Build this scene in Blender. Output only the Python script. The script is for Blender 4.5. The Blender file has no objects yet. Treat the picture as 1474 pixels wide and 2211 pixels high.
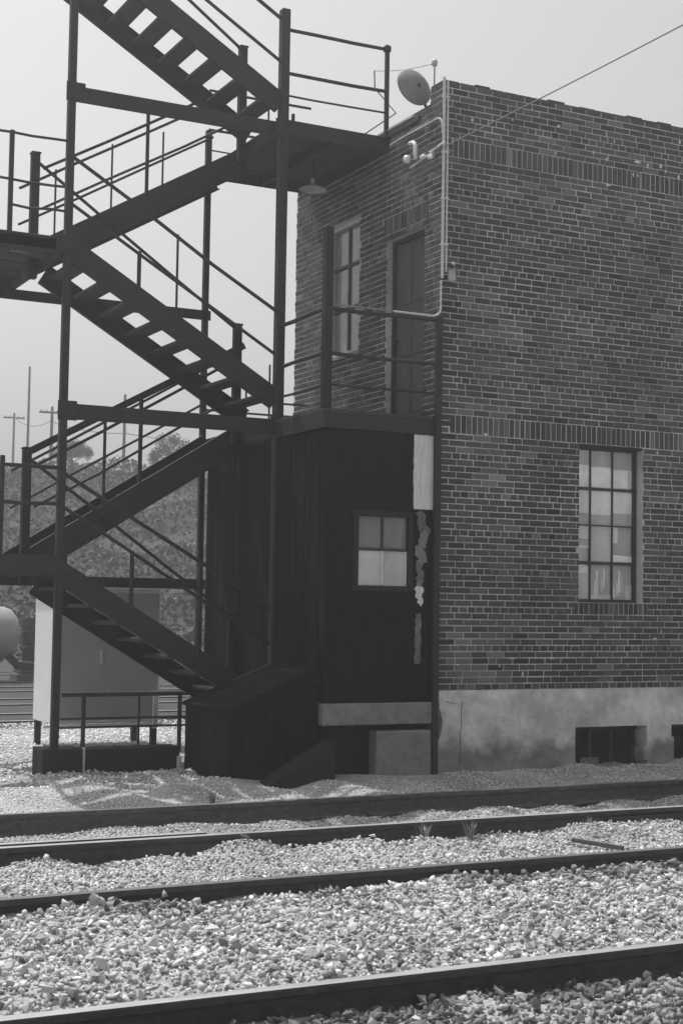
import bpy, bmesh, math, random
import numpy as np
from mathutils import Vector, Matrix, noise

random.seed(7)
rng = np.random.default_rng(7)
S = bpy.context.scene
COL = S.collection

# ------------------------------------------------------------------ camera
CAM = Vector((-8.09, -13.497, 0.866))
YAW, PITCH, ROLL = math.radians(27.178), math.radians(3.592), math.radians(0.892)
fw = Vector((math.sin(YAW) * math.cos(PITCH), math.cos(YAW) * math.cos(PITCH), math.sin(PITCH)))
rt = Vector((math.cos(YAW), -math.sin(YAW), 0))
up = rt.cross(fw)
r2 = rt * math.cos(ROLL) + up * math.sin(ROLL)
u2 = -rt * math.sin(ROLL) + up * math.cos(ROLL)
FPX = 3234.9
cd = bpy.data.cameras.new("camera")
cam = bpy.data.objects.new("camera", cd)
COL.objects.link(cam)
M = Matrix((r2, u2, -fw)).transposed().to_4x4()
M.translation = CAM
cam.matrix_world = M
cd.sensor_fit = 'HORIZONTAL'
cd.sensor_width = 36
cd.lens = FPX / 1474 * 36
cd.clip_start = 0.1
cd.clip_end = 3000
cd.dof.use_dof = True
cd.dof.focus_distance = 17.0
cd.dof.aperture_fstop = 13.0
S.camera = cam

# ------------------------------------------------------------------ sky and sun
SUN_E, SUN_T = math.radians(67), math.radians(70)      # height; degrees from -X towards +Y
sund = Vector((-math.cos(SUN_E) * math.cos(SUN_T), math.cos(SUN_E) * math.sin(SUN_T), math.sin(SUN_E)))
W = bpy.data.worlds.new("World")
S.world = W
W.use_nodes = True
nt = W.node_tree
bg = nt.nodes['Background']
sky = nt.nodes.new('ShaderNodeTexSky')
sky.sky_type = 'NISHITA'
sky.sun_disc = False
sky.sun_elevation = SUN_E
sky.sun_rotation = math.atan2(sund.x, sund.y)
sky.air_density = 1.5
sky.dust_density = 6.0
bw = nt.nodes.new('ShaderNodeRGBToBW')                  # black-and-white film
cap = nt.nodes.new('ShaderNodeMath'); cap.operation = 'MINIMUM'   # even, white summer haze
nt.links.new(sky.outputs[0], bw.inputs[0])
nt.links.new(bw.outputs[0], cap.inputs[0])
cap.inputs[1].default_value = 5.9
nt.links.new(cap.outputs[0], bg.inputs[0])
bg.inputs[1].default_value = 0.13
sl = bpy.data.lights.new("sun", 'SUN')
sl.energy = 3.4
sl.angle = math.radians(0.55)
sl.color = (1.0, 1.0, 1.0)
so = bpy.data.objects.new("sun", sl)
so.rotation_euler = sund.to_track_quat('Z', 'Y').to_euler()
so.location = (-6, 6, 20)
COL.objects.link(so)
S.view_settings.view_transform = 'Standard'
S.view_settings.look = 'None'
S.view_settings.exposure = 0.35
S.view_settings.gamma = 1
S.view_settings.use_curve_mapping = False
S.cycles.use_denoising = True
S.cycles.max_bounces = 6
S.cycles.volume_bounces = 1
S.cycles.caustics_reflective = False
S.cycles.caustics_refractive = False


# ------------------------------------------------------------------ materials
def mat(name, val, rough=0.8, scale=8.0, var=0.25, bump=0.0, bscale=None, metal=0.0, spec=0.3, tone=False,
        big=0.0, stretch=None, spots=None, mottle=None):
    m = bpy.data.materials.new(name)
    m.use_nodes = True
    t = m.node_tree
    p = t.nodes['Principled BSDF']
    L = t.links.new
    geo = t.nodes.new('ShaderNodeNewGeometry')
    src = geo.outputs['Position']
    if stretch:
        mp = t.nodes.new('ShaderNodeMapping')
        mp.inputs['Scale'].default_value = stretch
        L(src, mp.inputs['Vector'])
        src = mp.outputs[0]
    n = t.nodes.new('ShaderNodeTexNoise')
    n.inputs['Scale'].default_value = scale
    n.inputs['Detail'].default_value = 6
    n.inputs['Roughness'].default_value = 0.65
    L(src, n.inputs['Vector'])
    mr = t.nodes.new('ShaderNodeMapRange')
    mr.inputs[1].default_value = 0.25
    mr.inputs[2].default_value = 0.75
    mr.inputs[3].default_value = 1 - var
    mr.inputs[4].default_value = 1 + var
    L(n.outputs[0], mr.inputs[0])
    v = mr.outputs[0]

    def mul(a, b):
        q = t.nodes.new('ShaderNodeMath')
        q.operation = 'MULTIPLY'
        L(a, q.inputs[0])
        if isinstance(b, (int, float)):
            q.inputs[1].default_value = b
        else:
            L(b, q.inputs[1])
        return q.outputs[0]
    if tone:
        at = t.nodes.new('ShaderNodeAttribute')
        at.attribute_name = 'tone'
        v = mul(v, at.outputs['Fac'])
    else:
        v = mul(v, val)
    if big:
        n2 = t.nodes.new('ShaderNodeTexNoise')
        n2.inputs['Scale'].default_value = big
        n2.inputs['Detail'].default_value = 4
        L(geo.outputs['Position'], n2.inputs['Vector'])
        m2 = t.nodes.new('ShaderNodeMapRange')
        m2.inputs[1].default_value = 0.3
        m2.inputs[2].default_value = 0.7
        m2.inputs[3].default_value = 0.62
        m2.inputs[4].default_value = 1.25
        L(n2.outputs[0], m2.inputs[0])
        v = mul(v, m2.outputs[0])
    if spots:                                            # (scale, threshold, value)
        vo = t.nodes.new('ShaderNodeTexNoise')
        vo.inputs['Scale'].default_value = spots[0]
        vo.inputs['Detail'].default_value = 3
        L(geo.outputs['Position'], vo.inputs['Vector'])
        cr = t.nodes.new('ShaderNodeMapRange')
        cr.inputs[1].default_value = spots[1]
        cr.inputs[2].default_value = spots[1] + 0.05
        L(vo.outputs[0], cr.inputs[0])
        mx = t.nodes.new('ShaderNodeMix')
        L(cr.outputs[0], mx.inputs[0])
        L(v, mx.inputs[2])
        mx.inputs[3].default_value = spots[2]
        v = mx.outputs[0]
    if mottle:
        mottle(t, L, geo, v, p)
    else:
        L(v, p.inputs['Base Color'])
    p.inputs['Roughness'].default_value = rough
    p.inputs['Metallic'].default_value = metal
    p.inputs['Specular IOR Level'].default_value = spec
    if bump:
        n3 = t.nodes.new('ShaderNodeTexNoise')
        n3.inputs['Scale'].default_value = bscale or scale * 3
        n3.inputs['Detail'].default_value = 5
        L(src, n3.inputs['Vector'])
        b = t.nodes.new('ShaderNodeBump')
        b.inputs['Strength'].default_value = bump
        b.inputs['Distance'].default_value = 0.02
        L(n3.outputs[0], b.inputs['Height'])
        L(b.outputs[0], p.inputs['Normal'])
    return m


def ground_mottle(t, L, geo, v, p):
    # pale limestone near the tracks, dark cinders beyond the stairs
    sx = t.nodes.new('ShaderNodeSeparateXYZ')
    L(geo.outputs['Position'], sx.inputs[0])
    n = t.nodes.new('ShaderNodeTexNoise')
    n.inputs['Scale'].default_value = 0.7
    L(geo.outputs['Position'], n.inputs['Vector'])
    a = t.nodes.new('ShaderNodeMath'); a.operation = 'MULTIPLY_ADD'
    L(n.outputs[0], a.inputs[0]); a.inputs[1].default_value = 2.0
    L(sx.outputs[1], a.inputs[2])
    mr = t.nodes.new('ShaderNodeMapRange')
    mr.inputs[1].default_value = 7.2; mr.inputs[2].default_value = 7.7
    L(a.outputs[0], mr.inputs[0])
    mx = t.nodes.new('ShaderNodeMix')
    L(mr.outputs[0], mx.inputs[0]); L(v, mx.inputs[2]); mx.inputs[3].default_value = 0.055
    L(mx.outputs[0], p.inputs['Base Color'])


def concrete_mottle(t, L, geo, v, p):
    # damp stain with its own outline low on the left of the wall
    sx = t.nodes.new('ShaderNodeSeparateXYZ')
    L(geo.outputs['Position'], sx.inputs[0])
    n = t.nodes.new('ShaderNodeTexNoise')
    n.inputs['Scale'].default_value = 3.2; n.inputs['Detail'].default_value = 6
    L(geo.outputs['Position'], n.inputs['Vector'])
    a = t.nodes.new('ShaderNodeMath'); a.operation = 'MULTIPLY_ADD'
    L(n.outputs[0], a.inputs[0]); a.inputs[1].default_value = 0.75
    L(sx.outputs[2], a.inputs[2])
    mr = t.nodes.new('ShaderNodeMapRange')
    mr.inputs[1].default_value = -0.32; mr.inputs[2].default_value = -0.12
    mr.inputs[3].default_value = 0.42; mr.inputs[4].default_value = 1.0
    L(a.outputs[0], mr.inputs[0])
    q = t.nodes.new('ShaderNodeMath'); q.operation = 'MULTIPLY'
    L(v, q.inputs[0]); L(mr.outputs[0], q.inputs[1])
    L(q.outputs[0], p.inputs['Base Color'])


MT = dict(
    brick=mat('brick', 0.1, 0.9, 45, 0.3, 0.35, 160, tone=True),
    mortar=mat('mortar', 0.56, 0.95, 30, 0.25, 0.5, 120, big=1.3),
    white_mortar=mat('white_mortar', 0.72, 0.9, 60, 0.15, 0.4),
    concrete=mat('concrete', 0.68, 0.92, 9, 0.22, 0.5, 90, big=2.0, spots=(60, 0.68, 0.5), mottle=concrete_mottle),
    concrete_plain=mat('concrete_plain', 0.24, 0.92, 9, 0.3, 0.5, 90),
    black_steel=mat('black_steel', 0.026, 0.65, 14, 0.35, 0.2, 60),
    dark_wood=mat('dark_wood', 0.022, 0.85, 5, 0.4, 0.35, 30, stretch=(6, 6, 0.8)),
    tread_wood=mat('tread_wood', 0.05, 0.85, 9, 0.4, 0.3, 40),
    shed_board=mat('shed_board', 0.013, 0.9, 6, 0.6, 0.4, 40, stretch=(9, 9, 0.5), spec=0.1),
    white_paint=mat('white_paint', 0.66, 0.6, 9, 0.22, 0.2, 60, stretch=(3, 3, .6)),
    peel_paint=mat('peel_paint', 0.16, 0.85, 22, 0.6, 0.5, 60, big=6.0, stretch=(3, 3, .7)),
    cabinet=mat('cabinet', 0.74, 0.5, 3, 0.06, 0.05, 20),
    galv=mat('galvanised_pipe', 0.55, 0.45, 20, 0.2, 0.1, metal=0.0, spec=0.5),
    porcelain=mat('porcelain', 0.78, 0.25, 10, 0.06, spec=0.5),
    lamp=mat('lamp_enamel', 0.42, 0.45, 8, 0.12, spec=0.4),
    lamp_grey=mat('lamp_grey', 0.2, 0.6, 8, 0.15, spec=0.3),
    rust_pale=mat('pale_rusty_steel', 0.085, 0.85, 26, 0.45, 0.35, 90, stretch=(0.5, 1, 1)),  # rust lightened to offset the building's shadow on that rail
    cab_door_shade=mat('cabinet_door_shade', 0.36, 0.5, 3, 0.1, 0.05, 20),  # shade on the white cabinet's front put into the door colour
    black_board=mat('tarred_board', 0.012, 0.9, 6, 0.5, 0.4, 40, stretch=(9, 9, 0.5), spec=0.1),
    rust=mat('rusty_steel', 0.055, 0.75, 26, 0.45, 0.35, 90, stretch=(0.5, 1, 1)),
    polish=mat('polished_steel', 0.5, 0.38, 12, 0.3, metal=0.45, spec=0.6, stretch=(0.15, 4, 1)),
    dull=mat('dull_rail_top', 0.15, 0.5, 12, 0.4, metal=0.3, spec=0.5, stretch=(0.15, 4, 1)),
    gravel=mat('gravel_bed', 0.38, 0.95, 38, 0.5, 1.0, 55, big=1.1, mottle=ground_mottle),
    stone=mat('limestone', 0.4, 0.9, 40, 0.2, 0.3, 120, tone=True),
    hill=mat('hill_earth', 0.05, 0.95, 1.2, 0.5, 0.8, 3),
    leaf=mat('leaf', 0.06, 0.75, 2, 0.1, tone=True),
    bark=mat('bark', 0.05, 0.9, 10, 0.4, 0.5),
    door_grey=mat('door_grey', 0.10, 0.8, 5, 0.35, 0.3, 30, stretch=(8, 8, .6)),
    dark=mat('dark_interior', 0.015, 0.9, 5, 0.2),
    sash=mat('dark_sash', 0.045, 0.6, 12, 0.3, 0.2),
    roof=mat('roof_felt', 0.06, 0.9, 12, 0.3, 0.3),
    cable=mat('cable', 0.035, 0.6, 12, 0.1),
    old_wood=mat('old_wood', 0.12, 0.9, 12, 0.4, 0.4, 50, stretch=(1, 8, 8)),
    tank=mat('tank_paint', 0.30, 0.5, 3, 0.15, 0.05),
)


def pane_mat():
    m = bpy.data.materials.new('toned_pane')  # opaque pane; its tones take the place of reflections
    m.use_nodes = True
    t = m.node_tree
    p = t.nodes['Principled BSDF']
    L = t.links.new
    geo = t.nodes.new('ShaderNodeNewGeometry')
    mp = t.nodes.new('ShaderNodeMapping'); mp.inputs['Scale'].default_value = (1, 1, 0.75)
    L(geo.outputs['Position'], mp.inputs[0])
    n = t.nodes.new('ShaderNodeTexNoise')
    n.inputs['Scale'].default_value = 3.4; n.inputs['Detail'].default_value = 5; n.inputs['Distortion'].default_value = 0.7
    L(mp.outputs[0], n.inputs['Vector'])
    mr = t.nodes.new('ShaderNodeMapRange')
    mr.inputs[1].default_value = 0.36; mr.inputs[2].default_value = 0.62
    mr.inputs[3].default_value = 0.86; mr.inputs[4].default_value = 1.14
    L(n.outputs[0], mr.inputs[0])
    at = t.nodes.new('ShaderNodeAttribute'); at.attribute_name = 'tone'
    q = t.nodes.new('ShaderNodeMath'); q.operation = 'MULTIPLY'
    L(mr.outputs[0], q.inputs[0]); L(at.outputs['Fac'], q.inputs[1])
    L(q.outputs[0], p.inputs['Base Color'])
    p.inputs['Roughness'].default_value = 0.12
    p.inputs['Specular IOR Level'].default_value = 0.6
    return m


MT['pane'] = pane_mat()


def glass_mat():
    m = bpy.data.materials.new('glass')
    m.use_nodes = True
    t = m.node_tree
    t.nodes.remove(t.nodes['Principled BSDF'])
    tr = t.nodes.new('ShaderNodeBsdfTransparent'); tr.inputs[0].default_value = (.93, .93, .93, 1)
    gl = t.nodes.new('ShaderNodeBsdfGlossy'); gl.inputs['Roughness'].default_value = .04
    fr = t.nodes.new('ShaderNodeFresnel'); fr.inputs[0].default_value = 1.7
    mx = t.nodes.new('ShaderNodeMixShader')
    t.links.new(fr.outputs[0], mx.inputs[0]); t.links.new(tr.outputs[0], mx.inputs[1]); t.links.new(gl.outputs[0], mx.inputs[2])
    t.links.new(mx.outputs[0], t.nodes['Material Output'].inputs['Surface'])
    return m


MT['glass'] = glass_mat()
MT['paper'] = mat('paper', 0.7, 0.9, 6, 0.12, 0.2, 20, tone=True, stretch=(4, 4, .8))


# ------------------------------------------------------------------ mesh building
class MB:
    def __init__(self):
        self.v, self.f, self.t, self.m = [], [], [], []

    def add(self, verts, faces, tone=0.5, mi=0):
        b = len(self.v)
        self.v += [tuple(q) for q in verts]
        for f in faces:
            self.f.append(tuple(b + i for i in f)); self.t.append(tone); self.m.append(mi)
        return self

    def box(self, x0, y0, z0, x1, y1, z1, tone=0.5, mi=0):
        x0, x1 = sorted((x0, x1)); y0, y1 = sorted((y0, y1)); z0, z1 = sorted((z0, z1))
        v = [(x0, y0, z0), (x1, y0, z0), (x1, y1, z0), (x0, y1, z0), (x0, y0, z1), (x1, y0, z1), (x1, y1, z1), (x0, y1, z1)]
        return self.add(v, [(3, 2, 1, 0), (4, 5, 6, 7), (0, 1, 5, 4), (1, 2, 6, 5), (2, 3, 7, 6), (3, 0, 4, 7)], tone, mi)

    def cbox(self, x0, y0, z0, x1, y1, z1, c=0.006, tone=0.5):
        """box with chamfered edges on all sides"""
        bm = bmesh.new()
        bmesh.ops.create_cube(bm, size=1)
        for v in bm.verts:
            v.co = Vector(((x0 + x1) / 2 + v.co.x * (x1 - x0), (y0 + y1) / 2 + v.co.y * (y1 - y0), (z0 + z1) / 2 + v.co.z * (z1 - z0)))
        bmesh.ops.bevel(bm, geom=bm.edges[:], offset=c, segments=1, affect='EDGES')
        return self.bm(bm, tone)

    def bm(self, bm, tone=0.5):
        bm.verts.index_update()
        self.add([v.co[:] for v in bm.verts], [[v.index for v in f.verts] for f in bm.faces], tone)
        bm.free()
        return self

    def bar(self, p, q, w, h, side=None, tone=0.5):
        """box from p to q, w across, h in the other direction"""
        p, q = Vector(p), Vector(q)
        d = (q - p).normalized()
        s = Vector(side) if side else (d.cross(Vector((0, 0, 1))) if abs(d.z) < 0.99 else Vector((1, 0, 0)))
        s = (s - d * s.dot(d)).normalized()
        u = s.cross(d)
        v = []
        for a in (p, q):
            for i, j in ((-1, -1), (1, -1), (1, 1), (-1, 1)):
                v.append(a + s * (w / 2 * i) + u * (h / 2 * j))
        return self.add(v, [(0, 1, 2, 3), (7, 6, 5, 4), (0, 4, 5, 1), (1, 5, 6, 2), (2, 6, 7, 3), (3, 7, 4, 0)], tone)

    def tube(self, pts, r, n=8, tone=0.5):
        pts = [Vector(q) for q in pts]
        rings = []
        s = None
        for i, q in enumerate(pts):
            d = (pts[min(i + 1, len(pts) - 1)] - pts[max(i - 1, 0)]).normalized()
            if s is None:
                s = d.cross(Vector((0, 0, 1))) if abs(d.z) < 0.95 else d.cross(Vector((1, 0, 0)))
            s = (s - d * s.dot(d)).normalized()
            u = d.cross(s)
            rr = r[i] if isinstance(r, (list, tuple)) else r
            rings.append([q + s * (rr * math.cos(2 * math.pi * k / n)) + u * (rr * math.sin(2 * math.pi * k / n)) for k in range(n)])
        v = [a for ring in rings for a in ring]
        f = []
        for i in range(len(pts) - 1):
            for k in range(n):
                a, b = i * n + k, i * n + (k + 1) % n
                f.append((a, b, b + n, a + n))
        f.append(tuple(range(n))[::-1])
        f.append(tuple(range((len(pts) - 1) * n, len(pts) * n)))
        return self.add(v, f, tone)

    def lathe(self, base, axis, prof, n=20, tone=0.5):
        """prof: (distance along axis, radius)"""
        a = Vector(axis).normalized()
        s = a.orthogonal().normalized(); u = a.cross(s)
        v, f = [], []
        for d, r in prof:
            for k in range(n):
                v.append(Vector(base) + a * d + s * (r * math.cos(2 * math.pi * k / n)) + u * (r * math.sin(2 * math.pi * k / n)))
        for i in range(len(prof) - 1):
            for k in range(n):
                p, q = i * n + k, i * n + (k + 1) % n
                f.append((p, q, q + n, p + n))
        return self.add(v, f, tone)


WL = {}                                                   # world position of each object's origin


def obj(name, mb, m, parent=None, label=None, cat=None, group=None, kind=None, smooth=False):
    v = np.array(mb.v, dtype=np.float32)
    lo, hi = v.min(0), v.max(0)
    org = np.array([(lo[0] + hi[0]) / 2, (lo[1] + hi[1]) / 2, lo[2]], dtype=np.float32)
    if kind in ('structure', 'stuff'):
        org[:] = 0
    me = bpy.data.meshes.new(name)
    me.from_pydata((v - org).tolist(), [], mb.f)
    ms = m if isinstance(m, (list, tuple)) else [m]
    for q in ms:
        me.materials.append(MT[q])
    if len(ms) > 1:
        me.polygons.foreach_set('material_index', mb.m)
    if ms[0] in ('brick', 'stone', 'leaf', 'pane', 'paper'):
        a = me.attributes.new('tone', 'FLOAT', 'FACE')
        a.data.foreach_set('value', mb.t)
    if smooth:
        me.shade_smooth()
    o = bpy.data.objects.new(name, me)
    COL.objects.link(o)
    place(o, org, parent)
    props(o, label, cat, group, kind)
    return o


def place(o, org, parent):
    org = Vector([float(c) for c in org])
    if parent is not None:
        o.parent = parent
        o.location = org - WL[parent.name]
    else:
        o.location = org
    WL[o.name] = org


def props(o, label=None, cat=None, group=None, kind=None):
    if label: o['label'] = label
    if cat: o['category'] = cat
    if group: o['group'] = group
    if kind: o['kind'] = kind


def thing(name, loc, label, cat, group=None):
    o = bpy.data.objects.new(name, None)
    o.empty_display_size = 0.2
    COL.objects.link(o)
    place(o, loc, None)
    props(o, label, cat, group)
    return o


def px(x, y, axis, val):
    """the place where the photograph's pixel meets a plane (used once, to read positions off the photograph)"""
    d = fw + r2 * ((x - 737) / FPX) - u2 * ((y - 1105.5) / FPX)
    return CAM + d * ((val - CAM[axis]) / d[axis])


C = 0.0677                                                # one brick course
BR = 0.2065                                               # one stretcher with its joint

# ------------------------------------------------------------------ ground and hill
HILL0, HILL1, HILLZ = 24.0, 67.0, 7.15


def sstep(a, b, x):
    t = np.clip((x - a) / (b - a), 0, 1)
    return t * t * (3 - 2 * t)


def wav(x, y, seeds):
    z = np.zeros_like(x)
    for kx, ky, ph, am in seeds:
        z = z + am * np.sin(kx * x + ky * y + ph)
    return z


SEED = [(rng.uniform(-9, 9), rng.uniform(-9, 9), rng.uniform(0, 6.3), rng.uniform(0.004, 0.011)) for _ in range(14)]
SEEDB = [(rng.uniform(-.25, .25), rng.uniform(-.15, .15), rng.uniform(0, 6.3), rng.uniform(0.1, 0.3)) for _ in range(8)]
R_Y = [-1.76, -3.24, -5.08, -7.46]                        # the four rails, from the building to the camera
R_Z = [-0.80, -0.815, -0.80, -0.80]                       # their tops


def gz(x, y):
    """height of the ground"""
    x = np.asarray(x, dtype=float); y = np.asarray(y, dtype=float)
    z = np.full(np.broadcast(x, y).shape, -0.955)
    z = z + 0.10 * sstep(-1.3, -0.1, y)                                    # up to the building
    near = 1 - sstep(2.0, 4.0, y)
    w = wav(x, y, SEED) * near
    z = z + w
    z = z + 0.062 * sstep(-7.25, -6.7, y) * (1 - sstep(-3.75, -3.3, y))     # filled well up between the tracks
    z = z + (0.022 + 0.022 * np.sin(2.6 * x) * np.sin(.9 * x + 2)) * np.exp(-((y + 5.36) / 0.16) ** 2)
    z = z + (0.012 + .030 * np.sin(3.1 * x + .5) * np.sin(1.3 * x)) * np.exp(-((y + 3.62) / 0.16) ** 2)
    z = z - 0.045 * np.exp(-((y + 2.5) / 0.45) ** 2) * sstep(-4.5, -2.0, x)
    z = z + 0.045 * np.exp(-((y + 8.1) / 0.35) ** 2) * sstep(-5.5, -3.5, x)
    for ry in R_Y[:2]:                                                     # rail beds stay open
        z = z - 0.05 * np.exp(-((y - ry) / 0.13) ** 2)
    h = sstep(HILL0, HILL1, y + 2 * np.sin(x * .07))
    z = z + h * (HILLZ + 0.9) + h * (1 - sstep(64, 72, y) * 0.75) * wav(x, y, SEEDB)
    return z


def axis_coords(lo, a, step, b, hi):
    out = list(np.arange(a, b, step))
    s, q = step, out[0]
    left = []
    while q > lo:
        s *= 1.16; q -= s; left.append(q)
    s, q = step, out[-1]
    while q < hi:
        s = min(s * 1.13, 60 if q > 90 else 2.5); q += s; out.append(q)
    return np.array(left[::-1] + out)


xs = axis_coords(-150, -8.5, 0.075, 4.5, 150)
ys = axis_coords(-70, -10.5, 0.075, 3.2, 200)
GX, GY = np.meshgrid(xs, ys)
GZ = gz(GX, GY)
nx, ny = len(xs), len(ys)
gv = np.stack([GX, GY, GZ], -1).reshape(-1, 3)
idx = np.arange(nx * ny).reshape(ny, nx)
gf = np.stack([idx[:-1, :-1], idx[:-1, 1:], idx[1:, 1:], idx[1:, :-1]], -1)
me = bpy.data.meshes.new('ground')
me.from_pydata(gv.tolist(), [], gf.reshape(-1, 4).tolist())
me.materials.append(MT['gravel']); me.materials.append(MT['hill'])
fy = GY[:-1, :-1].ravel()
me.polygons.foreach_set('material_index', (fy > HILL0 - 1).astype(np.int32))
me.shade_smooth()
ground = bpy.data.objects.new('ground', me)
COL.objects.link(ground)
WL['ground'] = Vector((0, 0, 0))
props(ground, 'gravel yard ground rising to a hill behind the stairs', None, None, 'structure')


def gnd(x, y):
    return float(gz(np.array([x]), np.array([y]))[0])


# ------------------------------------------------------------------ brick building
BX1, BY1 = 7.0, 3.65
TOPK = 95
WIN = (1.79, 2.68, 14 * C, 40 * C)
SWIN = (1.90, 2.78, 57 * C, 81 * C)
DOOR = (0.39, 1.24, 43 * C, 74 * C)
SLAB = 0.30
bld = thing('brick_building', (BX1 / 2, BY1 / 2, -0.9), 'two storey dark brick railway building on a pale concrete base', 'building')


def wall_cells(u0, u1, z0, z1, holes):
    us = sorted({u0, u1} | {h[0] for h in holes} | {h[1] for h in holes})
    zs = sorted({z0, z1} | {h[2] for h in holes} | {h[3] for h in holes})
    for a, b in zip(us[:-1], us[1:]):
        run = None
        for c, d in zip(zs[:-1], zs[1:]):
            um, zm = (a + b) / 2, (c + d) / 2
            hole = any(h[0] < um < h[1] and h[2] < zm < h[3] for h in holes)
            if hole:
                if run: yield (a, b, run[0], run[1])
                run = None
            else:
                run = (run[0], d) if run else (c, d)
        if run: yield (a, b, run[0], run[1])


JD = 0.007
mb = MB()
for a, b, c, d in wall_cells(JD, BX1, 0.0, (TOPK + 1) * C - 0.01, [WIN]):
    mb.box(a, JD, c, b, SLAB, d)
fwall = obj('front_wall', mb, 'mortar', bld)
mb = MB()
for a, b, c, d in wall_cells(SLAB, BY1, 0.0, (TOPK - 2) * C, [SWIN, DOOR]):
    mb.box(JD, a, c, SLAB, b, d)
swall = obj('side_wall', mb, 'mortar', bld)
mb = MB().box(BX1 - .02, SLAB, 0, BX1 + 0.28, BY1, 94 * C).box(SLAB, BY1 - .3, 0, BX1 - .02, BY1 - .002, 93 * C)
obj('rear_wall', mb, 'mortar', bld)
obj('roof', MB().box(SLAB, SLAB, 89 * C, BX1 - .02, BY1 - .3, 89 * C + .08), 'roof', bld)


def brick_tone(u, z, side):
    t = 0.078 * math.exp(random.gauss(0, 0.21))
    if random.random() < 0.06: t *= 1.7
    if random.random() < 0.07: t *= 0.65
    if not side:                                          # old smears of mortar and paint beside the corner
        for (cu, cz, ru, rz) in ((0.42, 0.35, 0.34, 0.32), (0.24, 2.95, 0.16, 0.13), (0.75, 3.95, 0.4, 0.25), (0.4, 4.25, 0.3, 0.2), (2.6, 5.95, .3, .12), (1.3, 6.0, .4, .1)):
            dd = ((u - cu) / ru) ** 2 + ((z - cz) / rz) ** 2
            if dd < 1 and random.random() < 0.62: t = random.uniform(0.11, 0.18)
        n = noise.noise(Vector((u * 0.9, z * 0.8, 3.1)))
        t *= 1 + 0.35 * n
        t *= 1 + 0.30 * noise.noise(Vector((u * 3.5, z * .28, 7.7)))       # old soot and rain streaks
    return t


def one_brick(u0, u1, z0, z1, side, tone, dep):
    j = lambda s: random.gauss(0, s)
    u0 += j(.0012); u1 += j(.0012); z0 += j(.0012); z1 += j(.0012)
    c = 0.0045
    out = dep
    mid = out - 0.004
    P = []
    tilt = j(.0012)
    for (o, k) in ((-0.004, 0.0), (mid, 0.0), (out, c)):
        for (a, b) in ((u0 + k, z0 + k), (u1 - k, z0 + k), (u1 - k, z1 - k), (u0 + k, z1 - k)):
            oo = o + (tilt if o > 0 else 0) * (1 if a > (u0 + u1) / 2 else -1)
            P.append((a, JD - oo, b) if not side else (JD - oo, a, b))
    F = []
    for r in (0, 4):
        for k in range(4):
            a, b = r + k, r + (k + 1) % 4
            F.append((a, b, b + 4, a + 4))
    F.append((8, 9, 10, 11))
    if side: F = [tuple(reversed(f)) for f in F]
    return P, F, tone


bricks = []


def cut(u0, u1, z0, z1, holes):
    segs = [(u0, u1)]
    for h in holes:
        if z1 > h[2] + .005 and z0 < h[3] - .005:
            n = []
            for a, b in segs:
                if b <= h[0] or a >= h[1]: n.append((a, b)); continue
                if a < h[0]: n.append((a, h[0]))
                if b > h[1]: n.append((h[1], b))
            segs = n
    return [s for s in segs if s[1] - s[0] > 0.025]


def lay(side, length, holes, soldiers, top):
    J = 0.0115
    for k in range(top):
        z0, z1 = k * C + J / 2, (k + 1) * C - J / 2
        header = (k % 6 == 0)
        u = 0.0 if not side else JD + .001
        first = True
        i = 0
        while u < length:
            if header: w = BR / 2 if not (first and not side) else BR * .72
            else: w = BR if not (first and (k % 2 == (0 if not side else 1))) else BR * 0.5
            if first and not header and k % 2 == 1 and not side: w = BR * 0.97
            if not header and not first and random.random() < 0.035: w = BR / 2
            w *= 1 + random.gauss(0, .012)
            a, b = u + (0 if first else J / 2), u + w - J / 2
            for (p, q) in cut(a, min(b, length), z0, z1, holes + [(s[0], s[1], s[2], s[3]) for s in soldiers]):
                dep = JD + random.gauss(-0.0005, .0016)
                bricks.append(one_brick(p, q, z0, z1, side, brick_tone((p + q) / 2, (z0 + z1) / 2, side), max(.006, dep)) + ((p + q) / 2, (z0 + z1) / 2, side))
            u += w
            first = False
    for (a, b, c, d) in soldiers:
        n = int(round((b - a) / (C * 1.01)))
        w = (b - a) / n
        for i in range(n):
            t = brick_tone(a + i * w, c, side) * 0.88
            bricks.append(one_brick(a + i * w + J / 2, a + (i + 1) * w - J / 2, c + J / 2, d - J / 2, side, t, max(.006, JD + random.gauss(-.0005, .0016))) + (a + i * w, c, side))


lay(False, BX1, [WIN], [(0.115, BX1, 40 * C, 43 * C), (0.115, BX1, 84 * C, 87 * C), (WIN[0] - .06, WIN[1] + .07, 12 * C, 14 * C)], TOPK + 1)
lay(True, BY1, [SWIN, DOOR], [(DOOR[0] - .08, DOOR[1] + .08, 75 * C, 78 * C)], TOPK - 2)
# a small pier where the parapet steps up at the corner
for k in (TOPK - 2, TOPK - 1, TOPK):
    bricks.append(one_brick(JD + .001, 0.155, k * C + .006, (k + 1) * C - .006, True, brick_tone(0, 0, True), JD) + (0.08, k * C, True))
    bricks.append(one_brick(0.165, 0.298, k * C + .006, (k + 1) * C - .006, True, brick_tone(0, 0, True), JD) + (0.2, k * C, True))


def seen_size(b):
    u, z, side = b[3], b[4], b[5]
    c = Vector((0, u, z) if side else (u, 0, z)) - CAM
    dz = c.dot(fw)
    X, Y = 737 + FPX * c.dot(r2) / dz, 1105.5 - FPX * c.dot(u2) / dz
    if side or not (945 < X < 1500 and 100 < Y < 1500): return 0
    us = [p[0] for p in b[0]]; zz = [p[2] for p in b[0]]
    return (max(us) - min(us)) * (max(zz) - min(zz)) / c.length_squared


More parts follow.
